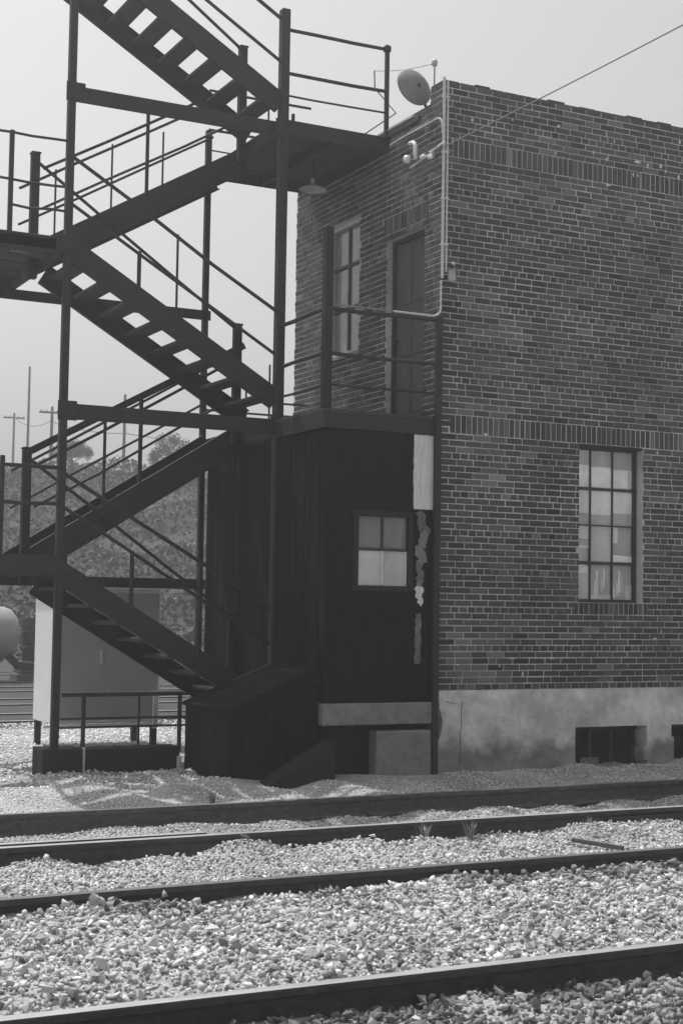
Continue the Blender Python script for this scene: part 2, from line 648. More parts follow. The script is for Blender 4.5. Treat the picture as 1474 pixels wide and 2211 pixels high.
bricks.sort(key=seen_size, reverse=True)
for b in bricks[:300]:
    obj('brick', MB().add(b[0], b[1], b[2]), 'brick', fwall)
mb = MB()
for b in bricks[300:]:
    mb.add(b[0], b[1], b[2])
o = obj('brickwork', mb, 'brick', bld)
o['kind'] = 'stuff'

# worn top edge of the parapet
mb = MB()
x = 0.0
while x < BX1:
    w = random.uniform(.18, .24)
    h = (TOPK + 1) * C
    obj('coping', MB().cbox(x, 0.012, h - .009, x + w - .008, SLAB - .01, h + random.choice((.010, .014, .018, .03)), .005), 'roof', bld)
    x += w
mb = MB().cbox(0.005, 0.3, 93 * C + .002, 0.33, BY1, 93 * C + .035, .006).cbox(-.03, 0.5, 93 * C - .09, -.001, BY1, 93 * C - .03, .006)
obj('parapet_flashing', mb, 'roof', bld, label='dark tarred flashing along the side parapet')
obj('flashing_strip', MB().cbox(-.036, 0.62, 93 * C - .02, -.006, 1.95, 93 * C + .001, .004), 'galv', bld, label='bright metal strip along the side parapet')

# bright patches of mortar on the front
for (x, y, w, h) in ((1020, 258, 8, 9), (1106, 258, 4, 10), (1206, 271, 9, 9), (1309, 290, 4, 14), (1326, 304, 4, 12), (1281, 328, 8, 8), (1200, 330, 4, 14),
                     (1309, 343, 4, 12), (1375, 349, 20, 9), (1398, 357, 5, 14), (1426, 358, 8, 12), (1436, 370, 5, 8), (1467, 306, 6, 14), (1465, 382, 6, 14), (1367, 376, 4, 18), (1376, 378, 4, 12), (1312, 399, 16, 5),
                     (978, 567, 12, 10), (975, 597, 5, 10), (1048, 938, 9, 8), (1104, 1422, 24, 4), (1191, 1422, 16, 4), (1128, 1456, 7, 15), (1427, 1365, 4, 12), (1413, 1380, 12, 7), (988, 1436, 8, 4), (1078, 1438, 5, 10), (1418, 978, 8, 5)):
    c = px(x, y, 1, -0.002)
    sx, sz = w / 235 / 1.65, h / 235 / 2
    bmx = bmesh.new()
    bmesh.ops.create_icosphere(bmx, subdivisions=1, radius=1)
    for v in bmx.verts:
        k = random.uniform(.65, 1.2)
        v.co = Vector((c.x + v.co.x * sx * k, -0.001 + v.co.y * .006, c.z + v.co.z * sz * k))
    obj('mortar_patch', MB().bm(bmx), 'white_mortar', bld)

# ------------------------------------------------------------------ concrete base with two basement openings
BW = [(1.74, 2.70, -1.2, -0.425), (3.09, 4.05, -1.2, -0.415)]
gx = np.arange(-0.01, BX1 + .01, 0.035)
gzs = np.linspace(-1.15, 0, 34)
bmx = bmesh.new()
vs = {}
for i, x in enumerate(gx):
    for j, z in enumerate(gzs):
        n1 = noise.fractal(Vector((x * 5, z * 5, 1.7)), 1.0, 2.0, 4)
        n2 = noise.noise(Vector((x * 17, z * 17, 9)))
        xx, yy, zz = x, -0.022 + 0.008 * n1 + .004 * n2, z
        chip = max(0, 1 - ((z + .34) / .2) ** 2)
        if x < .10: xx = x + chip * .05 * (1 - x / .10) + .012 * n2
        if z > -.02: zz = z + .006 * n2
        vs[i, j] = bmx.verts.new((xx, yy, zz))
for i in range(len(gx) - 1):
    for j in range(len(gzs) - 1):
        xm, zm = (gx[i] + gx[i + 1]) / 2, (gzs[j] + gzs[j + 1]) / 2
        e = 0.03 * noise.noise(Vector((xm * 9, zm * 9, 4)))
        if any(h[0] + e - .04 * max(0, zm + .55) < xm < h[1] + e + .25 * max(0, zm + .5) and zm < h[3] + .7 * e for h in BW): continue
        bmx.faces.new((vs[i, j], vs[i + 1, j], vs[i + 1, j + 1], vs[i, j + 1]))
bmesh.ops.delete(bmx, geom=[v for v in bmx.verts if not v.link_faces], context='VERTS')
ext = bmesh.ops.extrude_face_region(bmx, geom=bmx.faces[:])
for g in ext['geom']:
    if isinstance(g, bmesh.types.BMVert): g.co.y = 0.26
bmesh.ops.recalc_face_normals(bmx, faces=bmx.faces[:])
found = obj('foundation', MB().bm(bmx), 'concrete', bld)
obj('side_foundation', MB().box(-.004, .262, -1.15, .25, BY1, -.002), 'concrete', bld)
# cracks: narrow dark grooves
mb = MB()
for pts in (((998, 1517), (995, 1535), (996, 1560), (993, 1590), (994, 1620), (992, 1650)), ((962, 1515), (972, 1518), (984, 1519))):
    q = [px(x, y, 1, -.027) for x, y in pts]
    mb.tube(q, 0.0028, 5)
obj('crack', mb, 'dark', bld)

# basement windows inside the openings
for (a, b, c, d) in BW:
    t = obj('basement_window', MB().box(a - .1, .20, -1.0, b + .1, .24, d + .05), 'dark', bld)
    mb = MB()
    for x in (a + .02, a + .33, a + .62, b - .03): mb.cbox(x - .022, .16, -.98, x + .022, .199, d + .02, .004)
    mb.cbox(a - .02, .158, d - .05, b + .02, .197, d + .03, .004).cbox(a - .02, .15, -1.0, b + .02, .197, -.93, .004)
    obj('frame', mb, 'sash', t)
    if a < 3: obj('pane', MB().box(a + .20, .150, -.90, a + .44, .157, -.77, 0.16), 'pane', t, label='pale board leaning in the basement window')

# front window: three by four panes, reflections put into their tones
a, b, c, d = WIN
wn = obj('window', MB().box(a, .215, c, b, .235, d), 'dark', bld, label='tall steel window with twelve pale panes in the front wall')
mb = MB().box(a, .125, c, a + .018, .20, d).box(b - .045, .125, c, b, .20, d).box(a + .018, .125, d - .05, b - .045, .20, d).box(a + .018, .125, c, b - .045, .20, c + .035)
obj('frame', mb, 'sash', wn)
x0, x1, z0, z1 = a + .018, b - .045, c + .035, d - .05
mb = MB()
xsn = [x0, x0 + (x1 - x0) * .285, x0 + (x1 - x0) * .655, x1]
zsn = [z0, z0 + (z1 - z0) * .243, z0 + (z1 - z0) * .495, z0 + (z1 - z0) * .74, z1]
for x in xsn[1:-1]: mb.box(x - .009, .135, z0, x + .009, .17, z1)
for i, z in enumerate(zsn[1:-1]): mb.box(x0, .130, z - (.007 if i == 1 else .017), x1, .172, z + (.007 if i == 1 else .017))
obj('glazing_bar', mb, 'sash', wn)
# reflections in the panes painted as flat tones: (left, bottom, right, top) within the pane, tone, lean of the upper edge
REFL_TONES = {(3, 0): [(0, 0, 1, .62, .9, 0), (0, .62, 1, 1, .42, 0)], (3, 1): [(0, 0, 1, .58, .9, 0), (0, .58, 1, 1, .38, 0)], (3, 2): [(0, 0, .8, .54, .88, 0), (.8, 0, 1, .54, .5, 0), (0, .54, 1, 1, .34, 0)],
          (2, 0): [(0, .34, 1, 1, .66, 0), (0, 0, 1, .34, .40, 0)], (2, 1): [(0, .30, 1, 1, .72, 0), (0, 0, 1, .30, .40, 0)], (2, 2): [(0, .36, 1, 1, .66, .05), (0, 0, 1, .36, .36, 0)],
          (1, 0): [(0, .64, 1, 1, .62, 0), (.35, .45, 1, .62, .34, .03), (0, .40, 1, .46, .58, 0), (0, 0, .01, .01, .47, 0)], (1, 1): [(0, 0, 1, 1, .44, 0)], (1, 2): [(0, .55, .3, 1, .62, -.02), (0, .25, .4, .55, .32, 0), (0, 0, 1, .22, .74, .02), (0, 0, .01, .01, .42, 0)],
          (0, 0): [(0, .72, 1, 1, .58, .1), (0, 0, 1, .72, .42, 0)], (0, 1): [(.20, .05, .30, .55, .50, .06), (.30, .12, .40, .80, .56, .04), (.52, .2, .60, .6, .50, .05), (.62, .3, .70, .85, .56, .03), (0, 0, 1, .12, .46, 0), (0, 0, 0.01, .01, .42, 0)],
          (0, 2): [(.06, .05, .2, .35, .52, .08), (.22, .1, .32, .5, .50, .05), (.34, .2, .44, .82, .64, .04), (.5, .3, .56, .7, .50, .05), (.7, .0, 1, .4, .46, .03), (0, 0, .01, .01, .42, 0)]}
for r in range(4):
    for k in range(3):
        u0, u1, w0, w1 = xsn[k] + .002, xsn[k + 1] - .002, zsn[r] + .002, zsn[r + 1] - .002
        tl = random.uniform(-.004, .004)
        tb = REFL_TONES[r, k][-1][4]
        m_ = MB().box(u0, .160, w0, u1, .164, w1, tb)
        for (f0, g0, f1, g1, tt, ln) in REFL_TONES[r, k]:
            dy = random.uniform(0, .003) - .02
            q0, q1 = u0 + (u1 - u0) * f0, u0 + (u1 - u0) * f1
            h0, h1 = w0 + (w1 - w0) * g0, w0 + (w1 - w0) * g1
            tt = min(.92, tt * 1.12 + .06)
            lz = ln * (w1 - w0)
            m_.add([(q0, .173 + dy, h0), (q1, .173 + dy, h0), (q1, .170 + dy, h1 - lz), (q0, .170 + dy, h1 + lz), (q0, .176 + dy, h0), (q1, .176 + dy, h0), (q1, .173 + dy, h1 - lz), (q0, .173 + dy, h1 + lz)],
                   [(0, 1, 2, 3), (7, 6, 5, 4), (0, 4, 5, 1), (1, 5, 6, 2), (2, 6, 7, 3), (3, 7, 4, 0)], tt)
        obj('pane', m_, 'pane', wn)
obj('lintel', MB().box(a - .02, .016, d - .028, b + .02, .12, d - .002), 'black_steel', wn)

# side window behind the upper landing, white frame
a, b, c, d = SWIN
wn = obj('window', MB().box(.20, a, c, .22, b, d), 'dark', bld, label='tall side window with white frame behind the landing post')
mb = MB().box(.05, a, c, .15, a + .06, d).box(.05, b - .06, c, .15, b, d).box(.05, a + .06, d - .06, .15, b - .06, d).box(.05, a + .06, c, .15, b - .06, c + .05)
obj('frame', mb, 'lamp', wn)
mb = MB().box(.09, (a + b) / 2 - .02, c + .05, .13, (a + b) / 2 + .02, d - .06)
for f in (.36, .68): mb.box(.088, a + .06, c + (d - c) * f - .018, .132, b - .06, c + (d - c) * f + .018)
obj('glazing_bar', mb, 'sash', wn)
for r, (f0, f1) in enumerate(((.04, .345), (.375, .665), (.695, .96))):
    for k in range(2):
        u0 = a + .06 + k * ((b - a) / 2 - .04); u1 = u0 + (b - a) / 2 - .08
        obj('pane', MB().box(.11, u0 + .003, c + (d - c) * f0, .116, u1 - .003, c + (d - c) * f1, .22), 'pane', wn)
obj('sill', MB().cbox(-.03, a - .05, c - .05, .14, b + .05, c - .001, .005), 'concrete_plain', wn)
# side door
a, b, c, d = DOOR
dr = obj('door', MB().box(.115, a + .05, c, .19, b - .05, d - .05), 'door_grey', bld, label='dark grey panelled door onto the upper landing')
mb = MB().box(.08, a, c, .2, a + .049, d).box(.08, b - .049, c, .2, b, d).box(.08, a + .049, d - .049, .2, b - .049, d)
obj('frame', mb, 'sash', dr)
for (f0, f1) in ((.05, .32), (.36, .60), (.64, .94)):
    for k in range(2):
        u0 = a + .12 + k * .33
        obj('panel', MB().cbox(.103, u0, c + (d - c) * f0, .1145, u0 + .27, c + (d - c) * f1, .004), 'door_grey', dr)
obj('handle', MB().lathe((.115, b - .1, c + .95), (-1, 0, 0), [(0, .012), (.03, .012), (.032, .028), (.055, .026), (.06, 0.001)], 12), 'black_steel', dr)
obj('lintel', MB().box(.004, a - .08, d + .002, .1, b + .08, 75 * C - .004), 'black_steel', dr)

# ------------------------------------------------------------------ lean-to shed under the first landing
SX, SY = -1.34, 1.19
DZ = 2.87                                                 # first landing
shed = thing('lean_to_shed', (SX / 2, SY / 2, -.86), 'dark vertical boarded lean-to shed under the lower landing, against the brick wall', 'shed')
win = (-.965, -.385, 1.08, 1.79)
z0s, z1s = -.10, 2.66
x = SX
while x < -.10:
    w = min(random.uniform(.095, .125), -.085 - x)
    for (p, q, r_, s_) in wall_cells(x + .002, x + w - .003, z0s + random.uniform(-.02, .01), z1s, [win]):
        if q - p > .012: obj('board', MB().cbox(p, random.uniform(-.004, .003), r_, q, .022, s_, .003), 'shed_board', shed)
    x += w
y = 0.024
while y < 3.19:
    w = min(random.uniform(.095, .125), 3.19 - y)
    if w > .02: obj('board', MB().cbox(SX + random.uniform(-.006, .004), y + .002, -.93, SX + .022, y + w - .003 - random.choice((0, 0, .004)), z1s, .003), 'shed_board', shed)
    y += w
obj('backing', MB().box(SX + .024, .024, -.12, win[0], .05, z1s).box(win[1], .024, -.12, -.02, .05, z1s).box(win[0], .024, -.12, win[1], .05, win[2]).box(win[0], .024, win[3], win[1], .05, z1s).box(SX + .024, .05, -.95, SX + .05, 3.19, z1s), 'dark', shed)
obj('sill_beam', MB().cbox(SX - .02, -.05, -.335, .0, .1, -.115, .01), 'concrete_plain', shed, label='grey concrete beam under the shed wall')
obj('pier', MB().cbox(-.74, -.05, -.98, -.09, .3, -.40, .015), 'concrete_plain', shed, label='grey concrete pier under the shed')
obj('base_wall', MB().box(SX, .12, -.98, -.02, .2, -.13), 'dark', shed)
obj('sill_board', MB().cbox(SX - .01, -.03, .80, -.06, -.006, .86, .005), 'shed_board', shed)
# its little window
wn = obj('window', MB().box(win[0] - .01, .052, win[2] - .01, win[1] + .01, .062, win[3] + .01), 'dark', shed, label='small four pane sash window in the dark shed')
a, b, c, d = win
mb = MB().cbox(a - .07, -.02, d, b + .06, .02, d + .06, .004).cbox(a - .07, -.035, c - .06, b + .06, .02, c, .004).cbox(b, -.02, c, b + .06, .02, d, .004).cbox(a - .06, -.02, c, a, .02, d, .004)
obj('frame', mb, 'dark_wood', wn)
m_ = (c + d) / 2 + .02
mb = MB().box(a, .012, m_ - .018, b, .035, m_ + .012).box((a + b) / 2 - .012, .012, m_ + .012, (a + b) / 2 + .012, .035, d)
obj('glazing_bar', mb, 'sash', wn)
obj('glazing_bar', MB().box((a + b) / 2 - .008, .012, c, (a + b) / 2 + .008, .034, m_ - .018).box(b - .018, .012, c, b, .034, m_ - .018).box(a, .012, c, b - .018, .034, c + .014), 'white_paint', wn)
for k in range(2):
    u0 = a + k * (b - a) / 2
    obj('pane', MB().box(u0, .03, m_, u0 + (b - a) / 2, .034, d, .20), 'pane', wn)
    obj('pane', MB().box(u0, .028, c, u0 + (b - a) / 2, .033, m_ - .018, .62 if k == 0 else .50), 'pane', wn)


def ragged(u0, u1, z0, z1, n, jit, depth=.012, yf=-.012):
    """a thin upright panel with broken edges"""
    L_ = [(u0 + random.uniform(-jit, jit), z0 + (z1 - z0) * i / n) for i in range(n + 1)]
    R_ = [(u1 + random.uniform(-jit, jit), z0 + (z1 - z0) * i / n) for i in range(n + 1)]
    v, f = [], []
    for (l, r) in zip(L_, R_):
        v += [(l[0], yf, l[1]), (r[0], yf, r[1]), (r[0], yf + depth, r[1]), (l[0], yf + depth, l[1])]
    for i in range(n):
        o_ = i * 4
        for k in range(4): f.append((o_ + k, o_ + (k + 1) % 4, o_ + 4 + (k + 1) % 4, o_ + 4 + k))
    f += [(3, 2, 1, 0), (n * 4, n * 4 + 1, n * 4 + 2, n * 4 + 3)]
    return MB().add(v, f)


obj('panel', ragged(-.325, -.055, 1.885, 2.665, 14, .006), 'white_paint', shed, label='white painted panel with broken ends')
for k in range(17):                                      # what is left of the peeling paint
    f = (k + .5) / 17
    cz, cx_ = 1.86 - f * .96, -.205 + random.gauss(0, .022) - .035 * f
    rx, rz = random.uniform(.05, .085) * (1 - .35 * f), random.uniform(.035, .075)
    n = 9
    ring = [(cx_ + rx * random.uniform(.6, 1.15) * math.cos(2 * math.pi * i / n), cz + rz * random.uniform(.6, 1.2) * math.sin(2 * math.pi * i / n)) for i in range(n)]
    yf = -.009 - .0012 * (k % 3)
    vv = [(p, yf, q) for p, q in ring] + [(p, -.003, q) for p, q in ring]
    ff = [tuple(range(n)), tuple(range(n, 2 * n))[::-1]] + [(i, n + i, n + (i + 1) % n, (i + 1) % n) for i in range(n)]
    obj('paint_flake', MB().add(vv, ff), 'white_paint' if k > 13 else random.choice(('peel_paint', 'peel_paint', 'lamp_grey')), shed)
obj('panel', ragged(-.285, -.22, .28, .80, 14, .012), 'peel_paint', shed, label='narrow faded strip of paint')
obj('corner_board', MB().cbox(-.085, -.012, z0s, -.03, .022, z1s, .004), 'dark_wood', shed)

# bulkhead entrance standing left of the shed
AX0, AX1 = -2.34, SX - .03
ent = thing('cellar_entrance', ((AX0 + AX1) / 2, .6, -.88), 'black boarded cellar entrance beside the shed under the stairs', 'shed')
x = AX0
while x < AX1 - .02:
    w = min(random.uniform(.11, .15), AX1 - x)
    obj('board', MB().cbox(x + .002, random.uniform(-.004, .004) + .03, -.95, x + w - .003, .05, -.17 + .40 * (x - AX0), .003), 'black_board', ent)
    x += w
y = .052
while y < 1.16:
    w = min(random.uniform(.11, .15), 1.18 - y)
    obj('board', MB().cbox(AX0 + random.uniform(-.004, .004), y + .002, -.95, AX0 + .02, y + w - .003, -.18, .003), 'black_board', ent)
    y += w
obj('roof', MB().bar((AX0 - .04, .59, -.17), (AX1, .59, -.17 + .40 * (AX1 - AX0 + .04)), 1.19, .03, (0, 1, 0)), 'black_board', ent)
obj('fascia', MB().bar((AX0 - .03, .014, -.24), (AX1, .014, -.24 + .40 * (AX1 - AX0 + .03)), .02, .15, (0, 1, 0)), 'black_board', ent)
v = [(-2.16, -.30, -.93), (-1.34, -.30, -.93), (-1.34, -.30, -.47), (-2.16, -.02, -.93), (-1.34, -.02, -.93), (-1.34, -.02, -.47)]
obj('hatch', MB().add(v, [(0, 1, 2), (5, 4, 3), (0, 3, 4, 1), (1, 4, 5, 2), (2, 5, 3, 0)]), 'dark_wood', ent, label='sloping cellar hatch')

# ------------------------------------------------------------------ outside staircase
XL, XR, YF, YM, YR = -3.72, -1.36, 1.22, 2.17, 3.2
ZR, ZM, ZL, ZU = 6.20, 4.57, 1.28, 7.85                   # roof landing, middle, low and upper landings
st = thing('outside_staircase', ((XL + XR) / 2, (YF + YR) / 2, -.86), 'dark zigzag outside staircase of five open flights climbing beside the brick building', 'staircase')


def part(name, mb, m='black_steel', label=None, parent=None):
    return obj(name, mb, m, parent or st, label)


# posts
for (x, y, z0, z1, w) in ((XL, YF, -.9, 9.0, .078), (XR + .03, YF, -.9, 7.44, .10), (XR - .05, YR, -.9, 6.62, .07)):
    part('post', MB().cbox(x - w / 2, y - w / 2, z0, x + w / 2, y + w / 2, z1, .008))
part('post', MB().cbox(-1.375, .01, DZ, -1.285, .10, 4.75, .008), 'dark_wood', 'slender post standing on the corner of the lower landing')
part('post', MB().cbox(-.10, -.075, -.9, -.03, -.02, 3.93, .006), 'black_steel', 'black post tight against the corner of the building')
# newels
for (x, z0, z1) in ((XR - .06, ZR - .25, 7.30), (XR - .06, DZ - .2, 4.05), (XL - .1, ZM - .25, 5.68), (XL - .1, ZL - .25, 2.48), (XR - .06, -.9, .75)):
    n = part('newel', MB().cbox(x - .045, YM - .045, z0, x + .045, YM + .045, z1, .008), 'dark_wood')
    obj('cap', MB().cbox(x - .053, YM - .053, z1 + .001, x + .053, YM + .053, z1 + .022, .006), 'dark_wood', n)


def flight(zl, zr, y0, y1, top_l, top_r, th=.265, drop=.0, xa=XL, xb=XR, n=8):
    """one open flight: two channel stringers and planks between them; top_l, top_r: upper edge of the near stringer at both ends"""
    for y, dz in ((y0, 0), (y1, -drop)):
        d = Vector((xb - xa, 0, top_r - top_l)).normalized()
        a, b = Vector((xa, y, top_l - th / 2 + dz)), Vector((xb, y, top_r - th / 2 + dz))
        q = MB().bar(a, b, .012, th * d.x, (0, 1, 0))
        off = Vector((-d.z, 0, d.x)) * (th * d.x / 2 - .006)
        sg = Vector((0, -.027 if y == y1 else .027, 0))
        q.bar(a + off + sg, b + off + sg, .042, .012, (0, 1, 0))
        q.bar(a - off + sg, b - off + sg, .042, .012, (0, 1, 0))
        part('stringer', q)
    rise = (zl - zr) / (n + 1)
    for i in range(n):
        x = xa + (xb - xa) * (i + .5) / n
        z = top_l - th * .5 - drop * .5 + (top_r - top_l) * (i + .5) / n
        part('tread', MB().cbox(x - .115, y0 + .012, z - .038, x + .115, y1 - .012, z, .006), 'tread_wood')


XA = XL + .06
flight(ZU, ZR, YF, YM - .07, 7.88, 6.51, .265, .125)      # top flight, going up to the left
flight(ZM, ZR, YM + .05, YR - .06, 4.77, 6.16, .315)
flight(ZM, DZ, YF, YM - .07, 4.62, 3.23, .265, .125)
flight(ZL, DZ, YM + .05, YR - .06, 1.45, 2.93, .33)
flight(ZL, -.36, YF, YM - .07, 1.30, -.10, .265, .125)


# landings: planks on edge beams
def landing(x0, x1, y0, y1, z, ed=.17, pw=.14, gap=.0):
    part('beam', MB().cbox(x0, y0 - .035, z - ed, x1, y0 - .005, z - .002, .004))
    part('beam', MB().cbox(x0, y1 + .005, z - ed, x1, y1 + .035, z - .002, .004))
    for x in (x0 + .02, (x0 + x1) / 2, x1 - .02):
        part('joist', MB().box(x - .02, y0, z - ed + .01, x + .02, y1, z - .045))
    y = y0
    while y < y1 - .03:
        w = min(pw, y1 - y)
        part('plank', MB().cbox(x0, y + .003, z - .042, x1, y + w - .003, z - random.uniform(0, .004), .004), 'tread_wood')
        y += w + gap


landing(XR, -.012, YF, YR, ZR)
landing(XR, -.012, YF, YR, DZ - .02)
landing(-4.85, XL, YF, YR, ZM, .17, .26, .15)
landing(-4.85, XL, YF, YR, ZL + .05, .21, .24, .20)
# the boarded deck over the shed
y = -.02
while y < SY:
    w = min(.14, SY + .005 - y)
    if w > .03: part('plank', MB().cbox(SX - .05, y + .003, DZ - .045, -.02, y + w - .003, DZ - .002 - random.uniform(0, .004), .004), 'tread_wood')
    y += w
part('beam', MB().cbox(SX - .05, -.03, DZ - .20, -.02, -.001, DZ - .048, .004))
part('beam', MB().cbox(SX - .05, .0, DZ - .20, SX - .02, SY, DZ - .048, .004))
# long beams tying the posts together
for (z, y, h) in ((6.09, YF + .02, .16), (2.80, YF + .02, .16), (4.345, YR, .115), (1.10, YR, .12)):
    part('beam', MB().cbox(XL if y < 2 else -4.85, y - .018, z - h / 2, XR + .02, y + .018, z + h / 2, .004))
part('beam', MB().cbox(-4.85, YF - .035, ZM - .02 - .12, XL, YF - .03, ZM - .03, .002))


def gusset(x, y, z, w=.20, h=.20):
    g = part('gusset', MB().cbox(x - w / 2, y - .052, z - h / 2, x + w / 2, y - .043, z + h / 2, .003))
    for i in (-1, 1):
        for k in (-1, 1):
            obj('bolt', MB().lathe((x + i * w * .33, y - .052, z + k * h * .3), (0, -1, 0), [(0, .014), (.012, .014), (.0125, .001)], 6), 'black_steel', g)


for (x, z) in ((XL + .03, 6.09), (XL + .03, 2.80), (XL - .03, ZM - .07), (XL - .03, ZL - .04), (XR + .02, 6.09), (XR + .02, 2.80)):
    gusset(x, YF, z)


def rail(a, b, r=.019, name='handrail'):
    part(name, MB().tube([a, Vector(a).lerp(Vector(b), .3) + Vector((random.gauss(0, .004), random.gauss(0, .004), random.gauss(-.004, .006))), Vector(a).lerp(Vector(b), .68) + Vector((random.gauss(0, .004), random.gauss(0, .004), random.gauss(-.004, .006))), b], r, 8))


def upright(x, y, z0, z1, r=.014):
    part('baluster', MB().tube([(x, y, z0), (x, y, z1)], r, 6))


# flight rails on the near side: two pipes; one between the newels
for dz, (tl, tr) in ((0, (7.86, 6.50)), (-3.26, None or (7.86, 6.50))):
    zl, zr = tl + dz, tr + dz
    rail((XL, YF, zl + .84), (XR, YF, zr + .82), .021)
    rail((XL, YF, zl + .35), (XR, YF, zr + .34), .019, 'mid_rail')
rail((XL - .1, YM, 8.9), (XR - .06, YM, 7.27))
rail((XL - .1, YM, 5.62), (XR - .06, YM, 4.0))
rail((XL, YF, 2.18), (XR, YF, .82), .021)
rail((XL, YF, 1.84), (XR, YF, .44), .019, 'mid_rail')
rail((XL - .1, YM, 2.40), (XR - .06, YM, .72))
upright(-2.95, YF, 4.05, 4.53, .022)
upright(-2.52, YF + .02, 3.8, 4.77, .013)
upright(-2.95, YF, .78, 1.40, .022)
upright(-2.2, YF, .3, 1.30, .022)
# rear lane rails
for (yy, h1, h2) in ((YM + .04, .78, .34), (YR - .02, .80, .38)):
    for dz in (0, -3.24):
        rail((XL, yy, 4.77 + dz + h1), (XR, yy, 6.16 + dz + h1), .017)
        rail((XL, yy, 4.77 + dz + h2), (XR, yy, 6.16 + dz + h2), .015, 'mid_rail')
part('handrail', MB().bar((XL - .12, YM + .06, 2.43), (XR + .05, YM + .06, 3.84), .05, .075, (0, 1, 0)), 'dark_wood', 'thick wooden handrail of the lower rear flight')
for (x, y, z0, z1, r) in ((-2.54, YM + .04, 5.4, 6.36, .021), (-2.63, YR - .02, 5.4, 6.25, .012), (-2.54, YM + .04, 2.2, 3.12, .024), (-2.95, YM + .04, 1.9, 2.84, .018), (-3.3, YR - .02, 5.0, 5.85, .012),
                          (-2.0, YR - .02, 5.8, 6.5, .012)):
    upright(x, y, z0, z1, r)
# roof landing rail, back and front
for z, r in ((7.22, .021), (6.73, .021), (6.48, .012)):
    rail((XR, YF, z), (-.04, YF, z + .01), r)
    rail((XR - .05, YR, z - .1), (-.04, YR, z - .1), r * .8)
part('post', MB().cbox(-.06, YF - .022, ZR, -.015, YF + .022, 7.28, .004))
upright(-.62, YR, ZR, 7.12, .012)
upright(-1.2, YF + .02, ZR, ZR + .09, .02)
part('corner_bracket', MB().cbox(-.075, YF - .03, 7.2, .0, YF + .03, 7.27, .006))
# left landings
for z0, zz in ((ZM, (5.10, 4.845, 5.58)), (ZL, (1.85, 2.22))):
    for z in zz: rail((XL, YF, z), (-4.32, YF, z), .014 if z0 == ZM else .019)
    part('post', MB().cbox(-4.345, YF - .022, z0, -4.30, YF + .022, z0 + 1.03, .004))
for z in (5.10, 5.58): rail((-4.8, YF, z), (-4.8, YR, z), .014)
for y in (YF, YR):
    part('post', MB().cbox(-4.825, y - .022, ZM - .17, -4.78, y + .022, 5.60, .004))
for z in (5.10, 5.58): rail((-4.32, YF, z), (-4.8, YF, z), .014)
# rails round the deck over the shed
for z, r in ((3.90, .024), (3.44, .021), (3.12, .014)):
    rail((SX - .0, .03, z), (-.065, -.03, z - .01), r)
    rail((SX - .0, .03, z), (XR + .03, YF, z), r)
for z in (3.35, 3.2): rail((XR - .05, YR, z), (-.03, YR, z), .013)
upright(-.85, YR, DZ, 3.75, .012); upright(-.45, YR, DZ, 3.75, .012)
for x in (-1.12, -.72): upright(x, YR - .4, DZ, 3.75, .012)

# timber footing between the stair posts
ft = thing('timber_footing', (-3.0, 1.4, -.95), 'low black timber footing on the gravel at the foot of the stairs', 'footing')
obj('beam', MB().cbox(-3.60, 1.26, -1.0, -2.36, 1.52, -.62, .012), 'dark_wood', ft)
obj('block', MB().cbox(-3.86, 1.12, -1.0, -3.45, 1.50, -.60, .012), 'dark_wood', ft)
obj('stake', MB().cbox(-3.42, 1.215, -.86, -3.395, 1.255, -.60, .004), 'white_paint', ft, label='thin white stake')
obj('stake', MB().cbox(-2.40, 1.21, -.90, -2.36, 1.25, -.72, .004), 'white_paint', ft, label='short white stub')

# white cabinet on legs
cb = thing('equipment_cabinet', (-2.4, 4.0, -.9), 'white steel equipment cabinet on short legs behind the stairs', 'cabinet')
obj('body', MB().cbox(-3.05, 3.61, -.56, -1.73, 4.40, 1.02, .012), 'cabinet', cb)
obj('roof', MB().cbox(-3.09, 3.56, 1.022, -1.69, 4.44, 1.06, .008), 'cabinet', cb)
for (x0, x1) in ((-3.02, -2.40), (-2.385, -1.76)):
    d_ = obj('door', MB().cbox(x0, 3.592, -.52, x1, 3.607, .98, .005), 'cab_door_shade', cb, label='front door of the cabinet, shade put into its grey')
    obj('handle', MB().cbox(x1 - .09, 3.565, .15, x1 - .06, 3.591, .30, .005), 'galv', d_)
for (x, y) in ((-3.0, 3.66), (-1.78, 3.66), (-3.0, 4.35), (-1.78, 4.35)):
    obj('leg', MB().cbox(x - .035, y - .035, -1.0, x + .035, y + .035, -.562, .004), 'black_steel', cb)
obj('base_rail', MB().cbox(-3.16, 3.55, -.60, -1.70, 3.60, -.561, .004), 'cabinet', cb)

# pipe railing in front of it
pr = thing('pipe_railing', (-2.3, 3.0, -.9), 'low black pipe railing on the gravel in front of the white cabinet', 'railing')
obj('top_rail', MB().tube([(-3.12, 3.0, -.18), (-1.5, 3.0, -.18)], .028, 8), 'black_steel', pr)
for x in (-2.86, -1.7, -2.2): obj('post', MB().tube([(x, 3.0, -1.0), (x, 3.0, -.2)], .026 if x != -2.2 else .014, 8), 'black_steel', pr)
for z in (-.46, -.56): obj('rail', MB().tube([(-3.2, 3.1, z), (-1.5, 3.1, z)], .014, 6), 'black_steel', pr)
obj('gate_stub', MB().cbox(-1.95, 3.2, -.6, -1.9, 3.24, -.16, .004), 'white_paint', pr, label='short white post')

